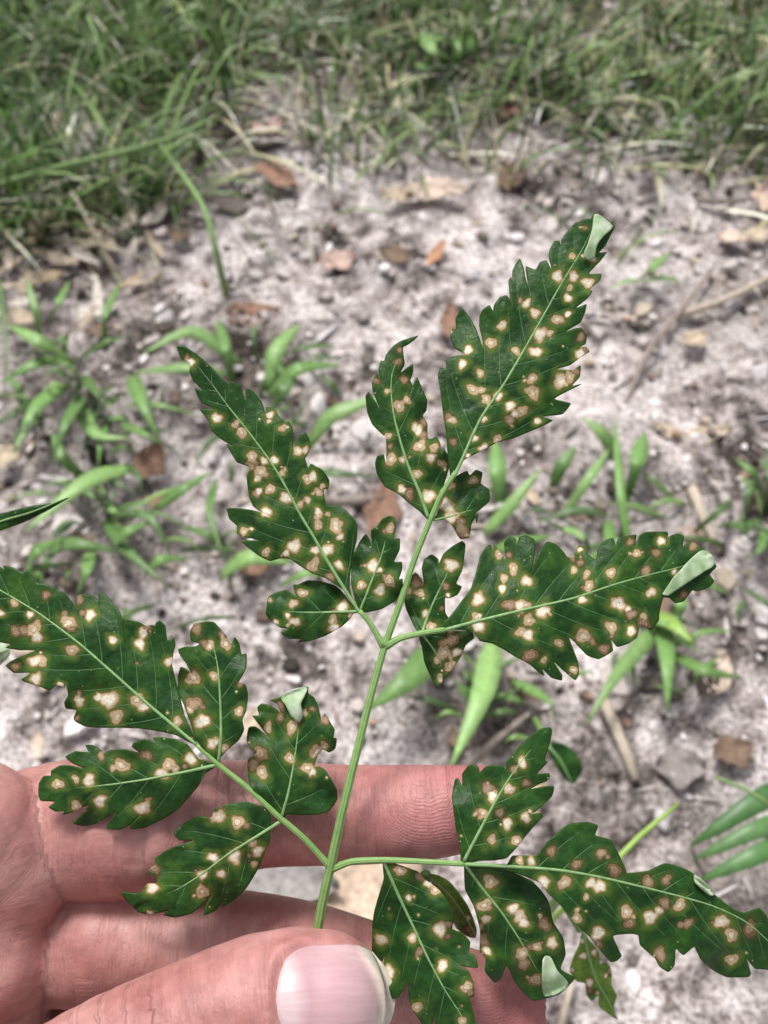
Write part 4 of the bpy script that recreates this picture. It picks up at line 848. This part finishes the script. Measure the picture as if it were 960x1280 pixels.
stalk_thing('dry_twig', [(752,872),(772,915),(795,975)], [.006,.01,.006], 15, M_STRAW, 'pale flat straw on the soil beside the flat grey leaf', 'straw', taper=.9)
stalk_thing('dry_twig', [(480,622),(420,628),(350,620)], [.004,.008,.004], 16, M_TWIG, 'grey twig on the soil behind the paired upper leaflets', 'twig')
stalk_thing('dry_twig', [(775,520),(810,440),(850,390),(895,330)], [.004,.01,.008,.01], 10, M_TWIG, 'long thin twig lying over the pale sand', 'twig')
stalk_thing('dry_twig', [(845,395),(905,375),(965,345)], [.004,.01,.006], 12, M_STRAW, 'straw bundle stem on dark soil beside the long twig', 'straw')
stalk_thing('dry_twig', [(870,250),(905,252),(960,246)], [.004,.008,.004], 9, M_TWIG, 'short twig under the far grass tuft', 'twig')
stalk_thing('dry_twig', [(640,235),(648,205),(660,170)], [.004,.02,.03], 7, M_STRAW, 'single straw standing upright at the grass edge', 'straw')
stalk_thing('dry_twig', [(865,610),(880,650),(900,690)], [.004,.008,.004], 16, M_STRAW, 'broad pale straw beside the dark weed tuft', 'straw')
stalk_thing('dry_twig', [(700,1290),(712,1240),(720,1215)], [.01,.012,.01], 11, M_STRAW, 'cream straw on the soil below the hanging spotted leaf', 'straw')

M_DEAD = tinted('dead_leaf', .75, .2, 260, (.6, 1.3), .6, .001).m
def dead_leaf(px, py, Lpx, ang, col, wr=.5, z=.006, curl=.25, label=None, group=None):
    c = G(px, py, z); d = dist_at(c); L = Lpx/F*d*1.15; W = L*wr
    az = math.radians(ang); e = np.array([math.cos(az), math.sin(az), 0]); f = np.array([-math.sin(az), math.cos(az), 0])
    nu, nv = 11, 5; V, T = [], []
    sd = random.random()*9; tl, rl = random.uniform(-.25, .25), random.uniform(-.3, .3)
    for i in range(nu):
        t = i/(nu-1); u = t-.5; hw = .5*W*(math.sin(math.pi*min(1, t*1.02+.03))**.75)*(1+.18*math.sin(t*13+sd)) + .0003
        for j in range(nv):
            v = -1+2*j/(nv-1)
            zz = curl*W*(v*v)*(.6+.4*math.sin(t*7+sd)) + curl*L*.6*u*u + tl*u*L*.5 + rl*v*W*.3 + .06*W*math.sin(t*21+v*4+sd)
            V.append(c + e*u*L + f*v*hw + np.array([0, 0, zz])); T.append((*np.array(col)*(1.15 if j == 2 else 1), 1))
    Fc = [(i*nv+j, (i+1)*nv+j, (i+1)*nv+j+1, i*nv+j+1) for i in range(nu-1) for j in range(nv-1)]
    o = mk('dead_leaf', V, Fc, M_DEAD); attr(o, 'tint', T, 'FLOAT_COLOR'); solid(o, .0004)
    return tag(o, label or 'small curled brown leaf lying in the soil litter', 'dead leaf', group or (None if label else 'dead leaves scattered over the soil'))
OR, RU, BR, TA, PE, PI, DK = (.42, .23, .14), (.26, .155, .11), (.18, .125, .09), (.50, .41, .31), (.58, .47, .39), (.50, .36, .31), (.07, .055, .045)
for a in [(545,318,46,62,OR,.3,'narrow orange dead leaf on the pale sand'),(424,328,40,20,PI,.7,'pinkish dead leaf flat on grey soil'),(318,398,55,10,RU,.7,'curled rust brown leaf above the crabgrass blades'),
          (562,402,50,85,RU,.4,'upright brown leaf scrap beside the top leaflet'),(868,425,30,30,TA,.8,'round tan leaf scrap on the soil'),(916,298,36,-10,PE,.6,'smooth peach coloured leaf near the short twig'),
          (948,294,36,40,TA,.5,'tan leaf beside the peach coloured leaf'),(347,222,60,-40,RU,.5,'brown leaf at the foot of the far grass'),(335,160,50,20,PI,.5,'faded red leaf within the far grass'),
          (815,95,60,-20,RU,.45,'curled red brown leaf caught in far grass'),(822,8,50,0,PI,.4,'reddish leaf at the far end of the grass'),(190,578,46,70,RU,.7,'rust brown leaf among crabgrass near the lone narrow leaf'),
          (478,640,80,80,RU,.45,'large rust brown leaf seen between two leaflets'),(898,845,50,60,PE,.5,'peach leaf with dark hole beside the crabgrass tuft'),(885,855,34,40,DK,.8,'dark brown scrap on the peach leaf'),
          (915,940,44,20,BR,.9,'lumpy brown leaf on the white grit'),(850,960,54,0,(.26,.23,.22),.8,'flat grey leaf on the white grit'),(468,1108,150,62,(.52,.40,.31),.8,'large beige dead leaf under the held stem'),
          (352,1098,130,-12,(.30,.28,.27),.6,'grey dead leaf seen between two fingers'),(5,572,40,50,TA,.7,'tan leaf beside the crabgrass clump by the straw litter'),(955,250,46,70,PI,.6,'pink brown leaf at the end of the short twig'),
          (545,240,70,5,PE,.5,'pale tan leaf at the grass edge'),(500,245,46,15,TA,.5,'small tan leaf touching a larger pale tan leaf'),(820,760,60,50,BR,.5,'brown leaf scrap behind the folded leaflet tip'),
          (640,220,60,75,BR,.5,'brown leaf under the upright straw'),(880,545,60,10,TA,.35,'long tan leaf on the white sand'),(480,35,50,-80,BR,.5,'dark brown leaf standing in the far grass'),
          (635,140,36,60,RU,.6,'red brown leaf deep in the far grass'),(655,1000,60,40,(.5,.4,.27),.6,'pale tan leaf behind the upright spotted leaflet'),(330,700,60,40,RU,.5,'rust leaf behind the round lower leaflet')]:
    dead_leaf(*a[:6], label=a[6])
PALE = 'pale straw coloured leaf shred in the litter under the dense grass'
for i in range(34):
    dead_leaf(random.uniform(-10, 200), random.uniform(262, 400), random.uniform(25, 60), random.uniform(0, 180), random.choice([TA, (.55,.47,.38), (.62,.56,.50), (.40,.30,.2)]), random.uniform(.15, .4), .006, .2, PALE, 'pale leaf shreds under the dense grass')
for i in range(30):
    px, py = random.uniform(-20, 980), random.uniform(200, 1280)
    dead_leaf(px, py, random.uniform(16, 40), random.uniform(0, 180), random.choice([RU, BR, TA, PE, BR, DK]), random.uniform(.3, .7))
# pale pebbly lumps of grit
M_LUMP = simple('pale_grit', (.36, .33, .33), (.66, .62, .62), 160, .95, .1, .7, .002).m
def lump(px, py, r):
    c = G(px, py, .003); R0 = r/F*dist_at(c); bm = bmesh.new(); bmesh.ops.create_icosphere(bm, subdivisions=2, radius=1)
    s = [random.uniform(.7, 1.3), random.uniform(.6, 1.1), random.uniform(.3, .6)]; a = random.uniform(0, 6.28); sd = random.random()*20
    for v in bm.verts:
        k = 1+.22*math.sin(v.co.x*3.1+sd)*math.sin(v.co.y*2.7+sd*2)+.1*math.sin(v.co.z*7+v.co.x*5+sd)
        x, y, z = v.co.x*s[0]*k*R0, v.co.y*s[1]*k*R0, v.co.z*s[2]*k*R0
        v.co = Vector((c[0]+x*math.cos(a)-y*math.sin(a), c[1]+x*math.sin(a)+y*math.cos(a), float(gz(c[0], c[1]))+z))
    me = bpy.data.meshes.new('grit_lump'); bm.to_mesh(me); bm.free()
    tag(link('grit_lump', me, M_LUMP), 'pale crumbly lump of sandy grit on the soil', 'soil lump', 'pale grit lumps on the soil')
for i in range(45):
    lump(random.uniform(-20, 980), random.uniform(260, 1290), random.uniform(6, 15)*(1.3 if random.random() < .2 else 1))

# ------------------------------------------------------------------ two other leaves
def lone_leaf(name, out, rib, depthf, mat, spots, label, seedn, stalk=None, th=.00025):
    poly = catmull(np.array(out, float), 3, True); r = catmull(np.array(rib, float), 6); vv, ff = mesh_poly(poly, 3.0)
    dm, sg, s = polydist(vv, r); w = max(np.percentile(dm, 97), 4)
    dep = depthf(vv)+1.0*(dm/w)**1.5 + .8*np.sin(s*9+sg)*(dm/w)
    root = empty(name, P(r[0][0], r[0][1], float(depthf(r[:1])[0]))); tag(root, label, 'leaf')
    o = under(mk('leaf_blade', [P(a[0], a[1], b) for a, b in zip(vv, dep)], [f[::-1] for f in ff], mat), root)
    sp, pa, dk = spot_fields(vv, spots, seedn) if spots else (np.full(len(vv), 3.), np.zeros(len(vv)), np.zeros(len(vv)))
    attr(o, 'spot', sp); attr(o, 'spot_pale', pa); attr(o, 'spot_dark', dk); attr(o, 'edge', np.zeros(len(vv))); attr(o, 'vein_relief', np.clip(dm/9, 0, 1)); solid(o, th)
    rd = depthf(r); v, f = tube([P(a[0], a[1], b-.05) for a, b in zip(r, rd)], [x*.5/F*b/1000 for x, b in zip(np.linspace(4, 1.5, len(r)), rd)], 6)
    under(mk('midrib', v, f, M_VEIN), root)
    if stalk:
        Cc = catmull(np.array(stalk)*1000, 8)/1000; v, f = tube(Cc, [.0011]*len(Cc), 7); under(mk('stalk', v, f, M_STEM), root)
    return root
lone_leaf('narrow_leaf', [(86,622),(70,628),(40,632),(0,642),(-40,652),(-80,668),(-70,690),(-40,684),(0,664),(30,653),(60,638)], [(-90,680),(-40,668),(0,652),(40,640),(84,622)],
          lambda p: 172 + 0*p[:, 0], M_LEAF, None, 'single narrow dark green leaf pointing in front of the crabgrass', 'n', [P(-78,678,172), P(-130,760,200), P(-170,900,260), G(-190, 980, 0)])
lone_leaf('broad_leaf', [(8,806),(12,818),(2,830),(-20,845),(-60,850),(-70,830),(-40,810),(-10,800)], [(-70,838),(-30,826),(10,812)], lambda p: 200+0*p[:, 0], M_BLADE if False else M_UNDER, None, 'lime green leaf tip peeping out behind a large spotted leaflet', 'b', [P(-66,838,200), P(-110,860,230), G(-150, 960, 0)])
m2 = leaf_material(); m2.name = 'yellowing_leaf'
for nd in m2.node_tree.nodes:
    if nd.type == 'VALTORGB' and len(nd.color_ramp.elements) == 3 and abs(nd.color_ramp.elements[0].color[1]-.050) < 1e-3:
        for e_, c_ in zip(nd.color_ramp.elements, [(.10, .22, .03), (.17, .31, .05), (.27, .42, .08)]): e_.color = (*c_, 1)
zq = Z(680, 960, 960/280)
lone_leaf('hanging_leaf', [p[:2] for p in zq([(165,700),(200,745),(235,790),(240,840),(270,835),(290,870),(290,930),(312,975),(300,1030),(316,1078),(270,1050),(235,1020),(232,975),(205,1000),(180,965),(178,925),(140,915),(110,870),(125,810),(150,760)])],
          [p[:2] for p in zq([(165,690),(190,800),(220,900),(270,990),(312,1074)])], lambda p: 200 + .04*(p[:, 1]-1160), m2,
          zq([(165,740,20,1),(215,790,18,1),(168,805,22,1),(195,920,22,1),(120,865,14,1),(265,890,16,1),(285,870,22,2),(190,955,22,2),(255,830,14,2),(230,965,12,1)]),
          'yellow-green spotted leaf hanging below the drooping leaflet', 'h', [P(728,1163,200), P(700,1120,205), P(640,1200,260), G(640, 1190, 0)])
lone_leaf('small_leaf', [p[:2] for p in z11([(340,215),(400,220),(450,250),(500,310),(540,370),(570,440),(585,500),(575,530),(530,520),(480,480),(440,400),(390,310)])], [p[:2] for p in z11([(330,215),(440,310),(530,430),(580,520)])],
          lambda p: 168+.05*(p[:, 1]-1095), m2, z11([(540,430,20,1),(545,490,30,2),(480,300,20,3),(565,515,24,2)]), 'olive leaf peeping out between two held leaflets', 's', [P(532,1094,168), P(520,1150,190), P(540,1240,260), G(560, 1200, 0)])
lone_leaf('dark_leaf', [p[:2] for p in z12([(530,140),(570,112),(620,120),(680,170),(715,240),(700,280),(665,320),(630,300),(590,250),(560,200)])], [p[:2] for p in z12([(540,130),(600,200),(660,315)])],
          lambda p: 330+0*p[:, 0], M_LEAF, None, 'blurred bluish dark leaf just above the soil', 'd', [P(685,932,330), P(670,900,370), G(668, 905, 0)])
